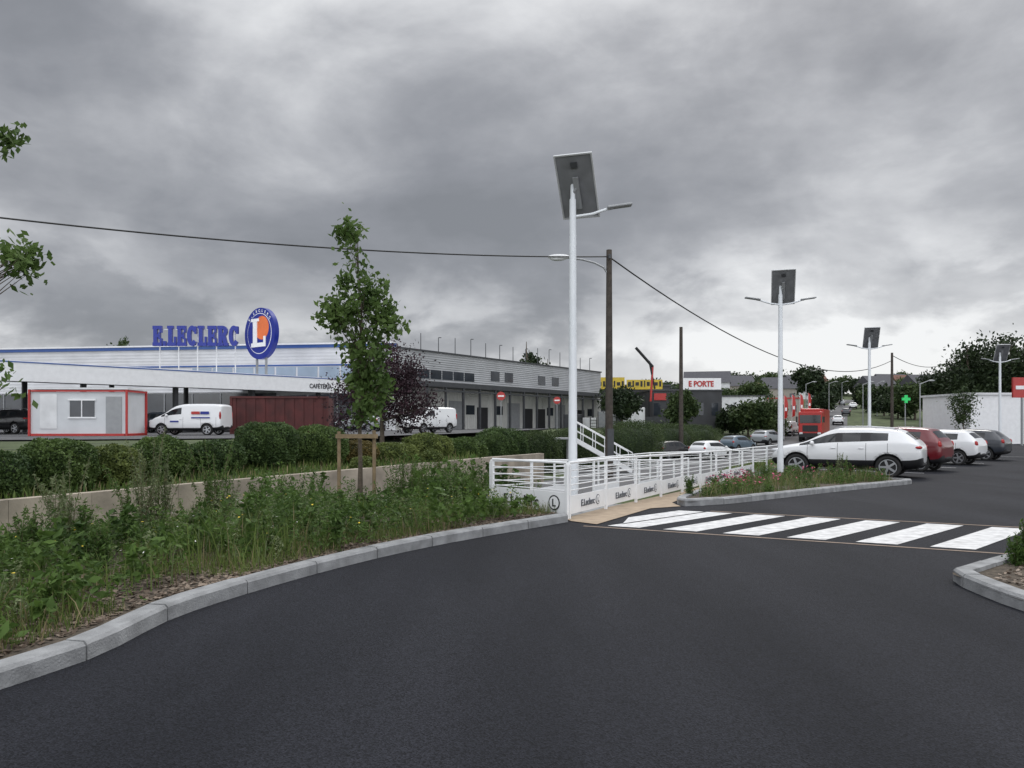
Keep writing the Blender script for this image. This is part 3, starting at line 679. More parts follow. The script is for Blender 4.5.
# ---------------------------------------------------------------- solar lamps
def thing_child(t,name):
    o=bpy.data.objects.new(name,None); o.empty_display_size=.2; link(o,t); return o
def solar_lamp(x,y,left=True,label='tall white solar street lamp with tilted panel and twin arms'):
    t=thing('solar_street_lamp',label,'street lamp',(x,y,itp(y,ZR)),0,'white solar street lamps along the car park')
    part('pole',M['pole'],t,lambda b:(b.cyl((0,0,0),(0,0,5.7),.085,.06,16),b.cyl((0,0,0),(0,0,.03),.2,.2,16),b.cyl((0,0,.03),(0,0,.9),.095,.095,16),b.cyl((0,0,5.65),(0,0,6.0),.045,.045,12)))
    az=math.atan2(.32,1.02); R=Matrix.Rotation(-az,3,'Z'); T=math.radians(50)
    ctr=Vector((.08,-.02,5.93)); f=R@Vector((0,math.cos(T),-math.sin(T))); sd=R@Vector((1,0,0)); nn=sd.cross(f)
    if nn.z<0: nn=-nn
    def slab(b,c0,hw,hl,th,mi=0):
        vs=[c0+sd*(a*hw)+f*(q*hl)+nn*(w*th/2) for w in(-1,1) for q in(-1,1) for a in(-1,1)]
        b.add(vs,[(0,2,3,1),(4,5,7,6),(0,1,5,4),(2,6,7,3),(0,4,6,2),(1,3,7,5)],mi)
    P=thing_child(t,'solar_panel')
    part('backsheet',M['panelback'],P,lambda b:slab(b,ctr,.325,.59,.02))
    part('cells',M['cell'],P,lambda b:slab(b,ctr+nn*.016,.315,.58,.008))
    def fr(b):
        for a in(-1,1): slab(b,ctr+sd*(a*.338)-nn*.005,.013,.615,.045)
        for q in(-1,1): slab(b,ctr+f*(q*.603)-nn*.005,.325,.013,.045)
    part('frame',M['pale'],P,fr)
    part('junction_box',M['darkgrey'],P,lambda b:slab(b,ctr-nn*.03+f*-.42,.06,.05,.03))
    part('bracket',M['grey'],P,lambda b:(b.tube([(0,0,5.8),tuple(ctr-nn*.05)],.035,8),slab(b,ctr-nn*.06+f*.1,.05,.3,.04)))
    for s in ((-1,1) if left else (1,)):
        part('arm',M['pole'],t,lambda b:b.tube([(0,0,5.38),(s*.35,0,5.43),(s*.66,0,5.53)],.026,8))
        def head(b):
            b.box((s*.86,0,5.575),(.46,.18,.045),ry=-s*.14); b.box((s*.68,0,5.535),(.12,.08,.05),ry=-s*.14)
        part('lamp_head',M['grey'],t,head,.015)
solar_lamp(1.12,14.0,False,'tall white solar street lamp with tilted panel beside the ramp railing')
solar_lamp(8.3,23.5); solar_lamp(17.4,37); solar_lamp(28.7,44.7)
# ---------------------------------------------------------------- wooden poles and cables
def wpole(x,y,top,label):
    z=H(x,y); t=thing('utility_pole',label,'utility pole',(x,y,z),0,'wooden utility poles carrying the cable')
    part('pole',M['wood'],t,lambda b:b.cyl((0,0,-.2),(0,0,top-z),.2,.13,14)); return t,z
t,z=wpole(4.6,36,9.75,'dark wooden utility pole carrying a street lamp and cable')
part('bracket_arm',M['grey'],t,lambda b:b.tube([(0,0,8.5-z),(-.25,-.05,8.9-z),(-.7,-.1,9.12-z),(-1.3,-.2,9.25-z),(-2.0,-.3,9.32-z)],.045,8))
part('lamp_head',M['white2'],t,lambda b:(b.ell((-2.4,-.35,9.34-z),(.55,.2,.13)),b.ell((-2.45,-.35,9.27-z),(.38,.15,.12))))
part('insulator',M['darkgrey'],t,lambda b:(b.cyl((0,-.2,9.3-z),(0,-.2,9.5-z),.07,.07,10),b.box((.05,-.16,1.7),(.3,.1,1.4))))
wpole(13.7,61.6,9.3,'plain wooden utility pole beside the road')
wpole(45,90,9.8,'tall utility pole beside the road with cables')
def cable(name,label,a,c,sag,r=.022,n=30):
    P=[]
    for i in range(n+1):
        k=i/n; p=Vector(a).lerp(Vector(c),k); p.z-=4*sag*k*(1-k); P.append(p)
    b=MB(); b.tube(P,r,6); o=b.obj(name,[M['cable']]); o['label']=label; o['category']='cable'; o['group']='overhead cables'
cable('overhead_cable','black overhead cable strung from the wooden pole',(4.6,35.85,9.4),(-20,22,8.15),.5,.028)
cable('overhead_cable','black overhead cable sagging towards the distant pole',(4.7,36,9.35),(45,90,8.9),3.0,.035)
cable('overhead_cable','black overhead cable between distant poles',(45,90,9.5),(75,130,12),1.2,.04)
# ---------------------------------------------------------------- store
t=thing('supermarket_building','long low grey clad supermarket with white and blue front','supermarket',(0,0,0))
A=(-75,82);B=(-11,72);C=(12.5,108);D=(-20,140);E=(-85,120)
fd=Vector((23.5,36,0)).normalized(); fn_=Vector((fd.y,-fd.x,0)); frz=math.atan2(fd.y,fd.x); FL=math.hypot(23.5,36)
bd=Vector((64,-10,0)).normalized(); bn=Vector((bd.y,-bd.x,0)); brz=math.atan2(bd.y,bd.x); BL=math.hypot(64,10)
def fb(b,ax,dirn,nrm,rz,s0,s1,z0,z1,depth,mi=0,off=0):
    c=Vector((ax[0],ax[1],0))+dirn*((s0+s1)/2)+nrm*(off+depth/2); b.box((c.x,c.y,(z0+z1)/2),(s1-s0,depth,z1-z0),mi,rz=rz)
F=lambda b,s0,s1,z0,z1,dp,off=0,mi=0: fb(b,B,fd,fn_,frz,s0,s1,z0,z1,dp,mi,off)
G=lambda b,s0,s1,z0,z1,dp,off=0,mi=0: fb(b,A,bd,bn,brz,s0,s1,z0,z1,dp,mi,off)
part('wall',M['white2'],t,lambda b:b.prism([A,B,C,D,E],-.5,8.4))
part('side_cladding',M['clad'],t,lambda b:F(b,0,FL,5.7,8.6,.12))
part('side_lower_cladding',M['cladv'],t,lambda b:[F(b,i*2.7,i*2.7+2.6,-.3,5.69,.08) for i in range(16)])
part('parapet_cap',M['darkgrey'],t,lambda b:F(b,-.1,FL+.1,8.6,8.75,.35,-.1))
part('front_cladding',M['cladw'],t,lambda b:G(b,0,BL,4.5,9.0,.12))
part('blue_fascia',M['bluel'],t,lambda b:(G(b,0,BL+.1,8.75,9.05,.12,.13),G(b,30,BL-4,7.0,7.15,.06,.13)))
part('front_glazing',M['roofblue'],t,lambda b:[G(b,44+i*2.2,46+i*2.2,5.6,6.9,.05,.125) for i in range(8)])
part('roof_cap',M['white'],t,lambda b:G(b,0,BL+.1,9.05,9.2,.35,0))
for i in range(6): part('window',M['winglass'],t,lambda b:F(b,1.2+i*1.9,2.9+i*1.9,5.95,6.85,.04,.13))
for s in(15.6,18.4,25.8,29.2): part('window',M['winglass'],t,lambda b:F(b,s,s+1.7,6.2,7.3,.04,.13))
part('dark_canopy',M['darkgrey'],t,lambda b:(F(b,1.0,FL-1,5.0,5.45,2.6,.2),F(b,1.0,FL-1,4.55,4.7,.12,2.68)))
for i in range(15): part('column',M['darkgrey'],t,lambda b:F(b,1.3+i*2.85,1.5+i*2.85,.4,5.0,.2,2.55))
for s in(8,19,30): part('door',M['grey'],t,lambda b:F(b,s,s+2.6,.8,3.8,.05,.09))
for s in(4.5,13,22.5,25.5,36): part('dark_opening',M['dark'],t,lambda b:F(b,s,s+2.0,.8,3.2,.05,.09))
for s in(11,16.5,28,34,39): part('window',M['winglass'],t,lambda b:F(b,s,s+1.5,2.4,3.4,.05,.09))
for i in range(14):
    p=Vector((B[0],B[1],0))+fd*(4+i*2.8)+fn_*-.3; hh=10.2+random.random()*.7
    part('roof_mast',M['darkgrey'],t,lambda b:(b.cyl((p.x,p.y,8.4),(p.x,p.y,hh),.05,.04,6),b.box((p.x+.15,p.y,hh),(.3,.1,.08)) if i%2 else None))
# storage crates and small container near the loading area
for (s,o_,w,h_,m_,lab) in [(24,6,2.2,1.6,'darkgrey','dark grey storage cage beside the loading wall'),(27,6.5,1.6,1.2,'white2','white storage bin beside the loading wall'),(33,6,2.6,2.0,'grey','grey steel storage container beside the loading wall'),(38,5.5,1.8,1.4,'darkgrey','dark grey storage cage beside the loading wall')]:
    p=Vector((B[0],B[1],0))+fd*s+fn_*o_; t2=thing('storage_cage',lab,'storage cage',(p.x,p.y,.8),frz,'storage cages along the loading wall')
    part('body',M[m_],t2,lambda b:b.box((0,0,h_/2+.1),(w,1.2,h_)),.03)
    part('frame',M['dark'],t2,lambda b:([b.box((q*w/2,r*.62,h_/2+.08),(.08,.08,h_+.12)) for q in(-1,1) for r in(-1,1)],[b.box((0,-.63,.3+h_*.3*j),(w-.1,.04,.05)) for j in range(3)]))
t=thing('car_park_canopy','flat white car park canopy on slim grey columns','canopy',(0,0,0))
c0=Vector((-37,38.6,0)); c1=Vector((-14.2,67,0)); cd=(c1-c0).normalized(); cn=Vector((-cd.y,cd.x,0)); CL=(c1-c0).length; crz=math.atan2(cd.y,cd.x)
def cb(b,s0,s1,w0,w1,z0,z1,mi=0):
    c=c0+cd*((s0+s1)/2)+cn*((w0+w1)/2); b.box((c.x,c.y,(z0+z1)/2),(s1-s0,w1-w0,z1-z0),mi,rz=crz)
part('fascia',M['white'],t,lambda b:(cb(b,0,CL,0,.25,4.12,5.38),cb(b,CL-.25,CL,.26,14,4.12,5.38)))
part('roof',M['white2'],t,lambda b:cb(b,0,CL-.26,.26,14,4.7,5.0))
part('blue_trim',M['bluel'],t,lambda b:cb(b,0,CL,-.03,-.003,5.27,5.34))
for i in range(6):
    for w in(1.5,12): part('column',M['darkgrey'],t,lambda b:cb(b,2+i*6.4,2.3+i*6.4,w,w+.3,.4,4.7))
p=c0+cd*(CL-4.4)-cn*.03; text('lettering','CAFÉTÉRIA',.52,(p.x,p.y,4.45),crz,t,M['darkgrey'],.01,.012,width=2.3)
t=thing('shop_front','dark glazed shop front under the canopy','shop front',(0,0,0))
part('glazing',M['winglass'],t,lambda b:G(b,2,BL-1,.8,4.4,.1,.14))
part('mullion',M['grey'],t,lambda b:[G(b,2+i*3,2.12+i*3,.8,4.4,.06,.25) for i in range(21)])
t=thing('rooftop_sign','large blue slab serif capital letters on a rooftop frame','sign',(-32.1,68,0))
adv={'E':.84,'.':.36,'L':.80,'C':.88,'R':.92}; word='E.LECLERC'; tot=sum(adv[c_] for c_ in word); k=7.75/tot
def letters(b):
    x=0
    for c_ in word:
        slab_letter(b,c_,x+(.02 if c_=='.' else 0),8.4,(.22 if c_=='.' else adv[c_]*.90)*k,1.8,.3); x+=adv[c_]*k
part('lettering',M['blue'],t,letters)
part('frame',M['white2'],t,lambda b:(b.box((3.7,.3,8.5),(7.5,.1,.1)),b.box((3.7,.3,9.9),(7.5,.06,.06)),[b.box((.4+i*1.7,.42,7.4),(.08,.08,5.2)) for i in range(5)]))
t=thing('round_logo_sign','round blue disc sign with white letter on a post','sign',(-22.4,68,9.5),math.radians(-38))
part('disc',M['blue'],t,lambda b:b.cyl((0,.22,0),(0,-.22,0),2.3,2.3,48))
part('ring',M['white'],t,lambda b:b.cyl((0,-.2,0),(0,-.24,0),1.82,1.82,48))
part('inner_disc',M['blue'],t,lambda b:b.cyl((0,-.2,0),(0,-.26,0),1.76,1.76,48))
part('orange_disc',M['orange'],t,lambda b:b.cyl((.42,-.2,.48),(.42,-.28,.48),1.05,1.05,40))
part('lettering',M['white'],t,lambda b:(b.ext([(-.85,-1.1),(-.25,-1.1),(-.25,1.3),(-.85,1.3)],-.34,-.285),b.ext([(-1.1,1.08),(.05,1.08),(.05,1.34),(-1.1,1.34)],-.35,-.285),b.ext([(-1.1,-1.2),(1.05,-1.2),(1.05,-.84),(-1.1,-.84)],-.35,-.285),b.ext([(.75,-.86),(1.05,-.86),(1.05,-.28),(.75,-.28)],-.345,-.285)))
# small lettering around the blue ring
for i,ch in enumerate('E.LECLERC'):
    a=math.radians(140-i*12.5); me=text_mesh(ch,.34,.01,.006,M['white'],'CENTER'); o=bpy.data.objects.new('lettering',me); link(o,t)
    o.matrix_local=Matrix.Translation((1.93*math.cos(a),-.235,1.93*math.sin(a)))@Matrix.Rotation(math.pi/2-a,4,'Y')@Matrix.Rotation(math.pi/2,4,'X')
part('posts',M['grey'],t,lambda b:[b.box((q,0,-3.2),(.16,.16,2.6)) for q in(-.7,.7)])
# portable cabin
t=thing('portable_cabin','white portable site cabin with red frame','cabin',(-23.9,43,.78),math.radians(3)); w_=2.6
part('wall',M['cabin'],t,lambda b:b.box((0,0,1.3),(5.1,2.4,2.35)))
part('frame',M['redp'],t,lambda b:([b.box((sx*w_,sy*1.25,1.3),(.10,.10,2.6)) for sx in(-1,1) for sy in(-1,1)],b.box((0,-1.24,.09),(5.0,.12,.18)),b.box((0,-1.24,2.53),(5.0,.10,.09)),b.box((-w_,0,2.53),(.1,2.3,.1)),b.box((w_,0,2.53),(.1,2.3,.1)),b.box((w_,0,.09),(.1,2.3,.18))))
part('window',M['winglass'],t,lambda b:b.box((.2,-1.22,1.55),(1.3,.05,.9)))
part('window_frame',M['white'],t,lambda b:(b.box((.2,-1.25,2.04),(1.5,.05,.08)),b.box((.2,-1.25,1.06),(1.5,.05,.08)),b.box((.2,-1.26,1.55),(.05,.05,.9))))
part('door',M['grey'],t,lambda b:b.box((1.9,-1.22,1.2),(.85,.05,2.05)))
part('blank_panel',M['white2'],t,lambda b:b.box((-1.6,-1.215,1.4),(.9,.03,1.9)))
part('roof',M['white2'],t,lambda b:b.box((0,0,2.66),(5.3,2.6,.1)))
def container(x,y,L,h,rz,label):
    t=thing('shipping_container',label,'container',(x,y,.8),rz)
    def body(b):
        n=int(L/.3)
        for i in range(n):
            xx=-L/2+(i+.5)*L/n; b.box((xx,-1.15+(.05 if i%2 else 0),h/2),(L/n,.06,h-.2)); 
        b.box((0,.1,h/2),(L-.05,2.2,h-.15))
    part('body',M['redp2'],t,body)
    part('frame',M['redp2'],t,lambda b:([b.box((s*L/2,-1.18,h/2),(.14,.14,h)) for s in(-1,1)],b.box((0,-1.18,h-.06),(L-.14,.14,.12)),b.box((0,-1.18,.08),(L-.14,.14,.16))))
container(-15.0,50,6.1,2.45,.06,'long dark red shipping container beside the canopy')
# ---------------------------------------------------------------- vehicles
TEMPL={}
SUV=dict(st=[(-2.24,.52,.74,.84,.58,.90,''),(-2.19,.38,.86,1.02,.66,1.08,''),(-2.08,.30,.91,1.12,.68,1.20,'R'),(-1.72,.27,.92,1.13,.62,1.52,''),(-1.60,.27,.92,1.13,.62,1.545,''),(-1.38,.27,.92,1.12,.63,1.57,'W'),(-.72,.26,.92,1.07,.65,1.61,'P'),(-.64,.26,.92,1.06,.65,1.615,'W'),(.10,.26,.92,1.02,.65,1.61,'P'),(.16,.26,.92,1.02,.65,1.60,'W'),(.45,.26,.92,1.01,.64,1.53,'WF'),(.88,.26,.92,1.0,.67,1.29,'WF'),(1.25,.26,.92,.99,.73,1.08,''),(1.80,.28,.90,.94,.72,1.02,''),(2.10,.33,.83,.80,.62,.88,''),(2.24,.46,.66,.62,.5,.68,'')],
 wb=(-1.31,1.36),r=.36,w=.92,tail=(-2.12,.76,1.0,.11,.16,.06),head=(2.02,.66,.84,.2,.15,.065),mir=(.86,1.10),rails=True,door=(1.02,.12,-.70,-1.30),clad=.32)
HAT=dict(st=[(-2.0,.45,.70,.74,.55,.8,''),(-1.94,.34,.80,.92,.60,.99,''),(-1.84,.28,.83,.98,.61,1.10,'R'),(-1.52,.25,.84,.99,.56,1.40,''),(-1.42,.25,.84,.99,.56,1.43,''),(-1.22,.25,.84,.98,.57,1.455,'W'),(-.60,.24,.84,.94,.58,1.48,'P'),(-.53,.24,.84,.94,.58,1.485,'W'),(.12,.24,.84,.92,.58,1.48,'P'),(.17,.24,.84,.92,.58,1.47,'W'),(.42,.24,.84,.91,.57,1.42,'WF'),(.78,.24,.84,.90,.6,1.18,'WF'),(1.12,.24,.84,.89,.66,.99,''),(1.55,.25,.82,.82,.64,.9,''),(1.86,.30,.75,.70,.55,.76,''),(2.0,.42,.58,.56,.42,.6,'')],
 wb=(-1.2,1.25),r=.31,w=.84,tail=(-1.88,.70,.90,.09,.10,.13),head=(1.80,.60,.72,.17,.14,.08),mir=(.74,.99),rails=False,door=(.95,.12,-.56,-1.1),clad=.11)
VAN=dict(st=[(-2.2,.45,.80,1.0,.72,1.68,''),(-2.14,.34,.88,1.05,.76,1.78,''),(-1.9,.28,.9,1.08,.76,1.82,''),(-1.0,.26,.91,1.08,.76,1.84,''),(0.0,.26,.91,1.08,.76,1.83,''),(.1,.26,.91,1.07,.75,1.82,'W'),(.62,.26,.91,1.06,.74,1.74,'WF'),(1.0,.26,.91,1.05,.74,1.45,'WF'),(1.36,.26,.91,1.03,.76,1.18,''),(1.85,.28,.88,.94,.72,1.02,''),(2.12,.34,.80,.78,.6,.84,''),(2.22,.46,.64,.62,.5,.68,'')],
 wb=(-1.35,1.35),r=.32,w=.91,tail=(-2.12,.82,1.15,.06,.06,.24),head=(2.0,.64,.80,.2,.15,.11),mir=(1.0,1.15),rails=False,door=(1.15,.05,-1.0,-1.9),clad=.14)
def build_car(kind):
    K={'suv':SUV,'hatch':HAT,'van':VAN}[kind]; st=K['st']; vs=[];fs=[];mi=[]
    for (x,zb,w,zt,wr,top,fl) in st:
        cab=(top-zt); wt=w*.965; zl=min(zb+K['clad'],zt-.15) if K['clad']>.2 else zb+.13
        zm=zl+(zt-zl)*.5
        h=[(0,zb),(w*.86,zb),(w*.985,zl),(w,zm),(wt,zt),(wt+(wr-wt)*.12,zt+cab*.10),(wt+(wr-wt)*.82,zt+cab*.82),(wr-.02,top-.03*(cab>.2)),(wr*.6,top),(0,top+.012)]
        ring=h+[(-a,q) for a,q in h[-2:0:-1]]; vs+=[(x,a,q) for a,q in ring]
    n=18
    for i in range(len(st)-1):
        fl=st[i][6]
        for j in range(n):
            jj=j if j<9 else 17-j
            m_=0
            if jj in(0,1): m_=2
            if jj==5 and 'W' in fl: m_=1
            if jj==5 and 'P' in fl: m_=2
            if jj in(7,8) and ('F' in fl or 'R' in fl): m_=1
            fs.append((i*n+j,i*n+(j+1)%n,(i+1)*n+(j+1)%n,(i+1)*n+j)); mi.append(m_)
    for base in(0,(len(st)-1)*n):
        for j in range(9):
            q=[base+j,base+j+1,base+(n-j-1)%n,base+(n-j)%n]; q=list(dict.fromkeys(q))
            if len(q)>2: fs.append(q); mi.append(0)
    me=bpy.data.meshes.new('body'); me.from_pydata(vs,[],fs)
    for m_ in (M['white'],M['glass'],M['dark']): me.materials.append(m_)
    me.polygons.foreach_set('material_index',mi)
    bm=bmesh.new(); bm.from_mesh(me); bmesh.ops.recalc_face_normals(bm,faces=bm.faces[:]); bm.to_mesh(me); bm.free()
    o=bpy.data.objects.new('tmpbody',me); COL.objects.link(o); s=o.modifiers.new('s','SUBSURF'); s.levels=2; s.render_levels=2
    cut=MB()
    for xx in K['wb']:
        for sg in(-1,1): cut.cyl((xx,sg*(K['w']-.30),K['r']+.02),(xx,sg*(K['w']+.2),K['r']+.02),K['r']+.055,K['r']+.055,28,mi=2)
    co=bpy.data.objects.new('tmpcut',cut.mesh('c',[M['white'],M['glass'],M['dark']])); COL.objects.link(co)
    bo=o.modifiers.new('b','BOOLEAN'); bo.object=co; bo.operation='DIFFERENCE'; bo.solver='EXACT'
    dg=bpy.context.evaluated_depsgraph_get(); dg.update(); em=bpy.data.meshes.new_from_object(o.evaluated_get(dg))
    bpy.data.objects.remove(o); bpy.data.objects.remove(co)
    V_=[v.co.copy() for v in em.vertices]; groups={'body':[],'windscreen':[],'rear_window':[],'side_window+':[],'side_window-':[]}
    for p in em.polygons:
        k='body'
        if p.material_index==1:
            c=p.center
            if abs(p.normal.y)>.6: k='side_window+' if c.y>0 else 'side_window-'
            else: k='windscreen' if c.x>0 else 'rear_window'
        groups[k].append(p)
    parts=[]
    for k,pl_ in groups.items():
        if not pl_: continue
        idx={};v2=[];f2=[];m2=[];s2=[]
        for p in pl_:
            f=[]
            for q in p.vertices:
                if q not in idx: idx[q]=len(v2); v2.append(V_[q])
                f.append(idx[q])
            f2.append(f); m2.append(p.material_index); s2.append(not(p.material_index==2 and len(p.vertices)>4))
        mm=bpy.data.meshes.new(k.strip('+-')); mm.from_pydata(v2,[],f2)
        for m_ in (M['white'],M['glass'],M['dark']): mm.materials.append(m_)
        mm.polygons.foreach_set('material_index',m2); mm.polygons.foreach_set('use_smooth',s2); mm.update()
        parts.append((k.strip('+-'),mm,None))
    bvh=BVHTree.FromPolygons(V_,[list(p.vertices) for p in em.polygons])
    def surf(x,z,sg):
        r=bvh.ray_cast(Vector((x,sg*3,z)),Vector((0,-sg,0))); return r[0].y if r[0] else sg*K['w']
    b=MB()
    for sg in(-1,1):
        for xd in K['door']:
            zs=[.34+.06*i for i in range(int((st[5][3]-.34)/.06)+1)]
            for i in range(len(zs)-1):
                a=surf(xd,zs[i],sg)+sg*.003;c=surf(xd,zs[i+1],sg)+sg*.003
                b.add([(xd-.006,a,zs[i]),(xd+.006,a,zs[i]),(xd+.006,c,zs[i+1]),(xd-.006,c,zs[i+1])],[(0,1,2,3)])
    parts.append(('door_seams',b.mesh('door_seams',[M['dark']]),None))
    if K['clad']>.2:
        b=MB()
        for xx in K['wb']:
            for sg in(-1,1):
                rr=K['r']+.05; zc_=K['r']+.02; prev=None
                for i in range(19):
                    t_=math.pi*i/18; P2=[]
                    for q in(rr,rr+.06):
                        X=xx+q*math.cos(t_); Z=zc_+q*math.sin(t_); P2.append((X,surf(X,max(Z,.42),sg)+sg*.006,Z))
                    if prev: b.add([prev[0],prev[1],P2[1],P2[0]],[(0,1,2,3)])
                    prev=P2
        parts.append(('wheel_arch_trim',b.mesh('wheel_arch_trim',[M['dark']]),None))
    for sg in(-1,1):
        for xd in K['door'][1:3]:
            b=MB(); z=K['st'][6][3]-.12; y=surf(xd+.12,z,sg); b.ell((xd+.13,y+sg*.015,z),(.09,.02,.016),seg=8,rings=6)
            parts.append(('door_handle',b.mesh('door_handle',[M['white']]),'p'))
        b=MB(); y=surf(K['mir'][0],K['mir'][1]-.1,sg); b.ell((K['mir'][0],y+sg*.10,K['mir'][1]),(.07,.12,.08),seg=10,rings=7); b.box((K['mir'][0],y+sg*.02,K['mir'][1]-.05),(.05,.1,.03))
        parts.append(('wing_mirror',b.mesh('wing_mirror',[M['white']]),'p'))
        for nm,key,m_ in(('taillight','tail','red_lens'),('headlight','head','lamp')):
            x,y,z,a,c,d=K[key]; b=MB(); b.ell((x,sg*y,z),(a,c,d),seg=14,rings=8); parts.append((nm,b.mesh(nm,[M[m_]]),None))
        if K['rails']:
            b=MB(); b.tube([(-1.55,sg*.60,1.53),(-1.4,sg*.61,1.60),(-.6,sg*.62,1.655),(.05,sg*.62,1.65),(.25,sg*.62,1.58)],.016,6); parts.append(('roof_rail',b.mesh('roof_rail',[M['rim']]),None))
    xr=st[0][0]; xf=st[-1][0]
    b=MB(); b.box((xr+.03,0,.70),(.04,.52,.11)); b.box((xf-.03,0,.48),(.05,.52,.11)); parts.append(('number_plate',b.mesh('number_plate',[M['plate']]),None))
    b=MB(); b.ell((xf-.12,0,.62),(.12,.42,.07)); b.ell((xf-.12,0,.40),(.12,.5,.08)); parts.append(('grille',b.mesh('grille',[M['dark']]),None))
    b=MB(); b.ell((xr+.12,0,.45),(.14,.66,.10)); parts.append(('bumper',b.mesh('bumper',[M['dark']]),None))
    r=K['r']; b=MB(); prof=[(r*.70,-.10),(r*.93,-.105),(r,-.08),(r,.08),(r*.93,.105),(r*.70,.10)]; S=28; vs=[]
    for a,y in prof:
        for i in range(S): t_=2*math.pi*i/S; vs.append((a*math.cos(t_),y,a*math.sin(t_)))
    b.add(vs,[(j*S+i,j*S+(i+1)%S,((j+1)%6)*S+(i+1)%S,((j+1)%6)*S+i) for j in range(6) for i in range(S)],0,True); ty=b.mesh('tyre',[M['tyre']])
    b=MB(); b.cyl((0,-.04,0),(0,.04,0),r*.68,r*.68,24,mi=1); 
    for sg in(-1,1):
        b.cyl((0,sg*.05,0),(0,sg*.09,0),r*.14,r*.12,12)
        for i in range(5):
            t_=2*math.pi*i/5; cx,cz=math.cos(t_)*r*.38,math.sin(t_)*r*.38; b.box((cx,sg*.07,cz),(r*.64,.03,r*.18),ry=-t_)
        ps=[]
        for q in(r*.63,r*.71):
            for i in range(S): t2=2*math.pi*i/S; ps.append((q*math.cos(t2),sg*.098,q*math.sin(t2)))
        b.add(ps,[(i,(i+1)%S,S+(i+1)%S,S+i) for i in range(S)])
    rm=b.mesh('rim',[M['rim'],M['dark']])
    return K,parts,ty,rm
PAINT={}
def paint(name,c,metal=0): 
    if name not in PAINT: PAINT[name]=mat('car_paint_'+name,c,.28,.03,2,coat=.6,metal=metal)
    return PAINT[name]
def car(kind,pt,x,y,hx,hy,label,cat='car',group='parked cars',z=None,name='parked_car',scale=None):
    if kind not in TEMPL: TEMPL[kind]=build_car(kind)
    K,parts,ty,rm=TEMPL[kind]
    t=thing(name,label,cat,(x,y,(H(x,y) if z is None else z)),math.atan2(hy,hx),group)
    if scale: t.scale=scale
    for nm,me,fl in parts:
        o=bpy.data.objects.new(nm,me); link(o,t)
        if nm=='body' or fl=='p':
            o.material_slots[0].link='OBJECT'; o.material_slots[0].material=pt
    for xx in K['wb']:
        for sg in(-1,1):
            w=bpy.data.objects.new('wheel',ty); link(w,t); w.location=(xx,sg*(K['w']-.135),K['r'])
            r_=bpy.data.objects.new('rim',rm); link(r_,w)
    return t
W_=paint('white',(.76,.77,.78)); DG=paint('dark_grey',(.03,.035,.045)); RD=paint('red',(.14,.008,.014)); SV=paint('silver',(.36,.38,.40),.3); BLG=paint('blue_grey',(.10,.14,.18)); BK=paint('black',(.012,.012,.014))
gz=lambda y:itp(y,ZR)
g_='cars parked in the bays'
car('suv',W_,11.1,25.2,-.83,.56,'white sport utility car with roof rails parked in a bay',group=g_,z=gz(25.2),scale=(1.03,1,.98))
x,y=px(898,28.6); car('hatch',RD,x,y,-.70,.71,'dark red small upright hatchback parked beside the white car',group=g_,z=gz(29),scale=(.86,1,1.08))
x,y=px(935,33.2); car('hatch',W_,x,y,-.70,.71,'white small hatchback parked in a bay',group=g_,z=gz(33.5),scale=(.93,1,1))
x,y=px(962,37.6); car('hatch',DG,x,y,-.70,.71,'dark grey hatchback parked in a bay',group=g_,z=gz(37.6))
for (p,d,k,c,hx,hy,lab) in [(672,60,'hatch',BK,.8,.6,'black hatchback on the lower road'),(711,60,'hatch',W_,.75,.66,'white hatchback on the lower road'),(738,70,'hatch',BLG,.75,.66,'blue grey hatchback on the lower road'),(768,79,'suv',SV,.7,.7,'silver car on the lower road'),(790,97,'van',W_,.6,.8,'white van on the lower road')]:
    x,y=px(p,d); car(k,c,x,y,hx,hy,lab,group='cars on the lower road',name='car')
x,y=px(191,45); t=car('van',W_,x,y,-1,.05,'white delivery van with red and blue side markings','van','vans in the yard',z=.83,name='delivery_van')
part('side_marking',[M['redp'],M['blue']],t,lambda b:(b.box((-.7,.905,1.30),(.5,.03,.16),0),b.box((-1.25,.905,1.30),(.5,.03,.16),1),b.box((-1.0,.915,1.02),(1.1,.03,.07),1),b.box((.55,.925,.8),(.5,.03,.09),1)))
x,y=px(428,54); car('van',W_,x,y,-.6,-.8,'white van near the loading area','van','vans in the yard',z=.83,name='delivery_van')
for (p,d,k,c) in [(158,54,'hatch',DG),(215,60,'hatch',BK),(360,62,'hatch',SV),(12,50,'suv',BK),(262,62,'suv',DG)]:
    x,y=px(p,d); car(k,c,x,y,-.9,.3,'dark car parked under the canopy' if c is not SV else 'silver car parked under the canopy',group='cars under the canopy',z=.83)
for (p,d,k,c) in [(838,120,'hatch',W_),(846,150,'hatch',DG),(853,185,'suv',W_),(842,210,'hatch',SV),(862,240,'hatch',RD),(880,70,'hatch',SV),(905,75,'suv',DG),(922,66,'hatch',W_),(850,78,'suv',W_)]:
    x,y=px(p,d); car(k,c,x,y,.4,.9,'small distant car on the road up the hill' if d>100 else 'distant car parked at the far edge',group='distant cars',z=H(x,y)+.03,name='car')
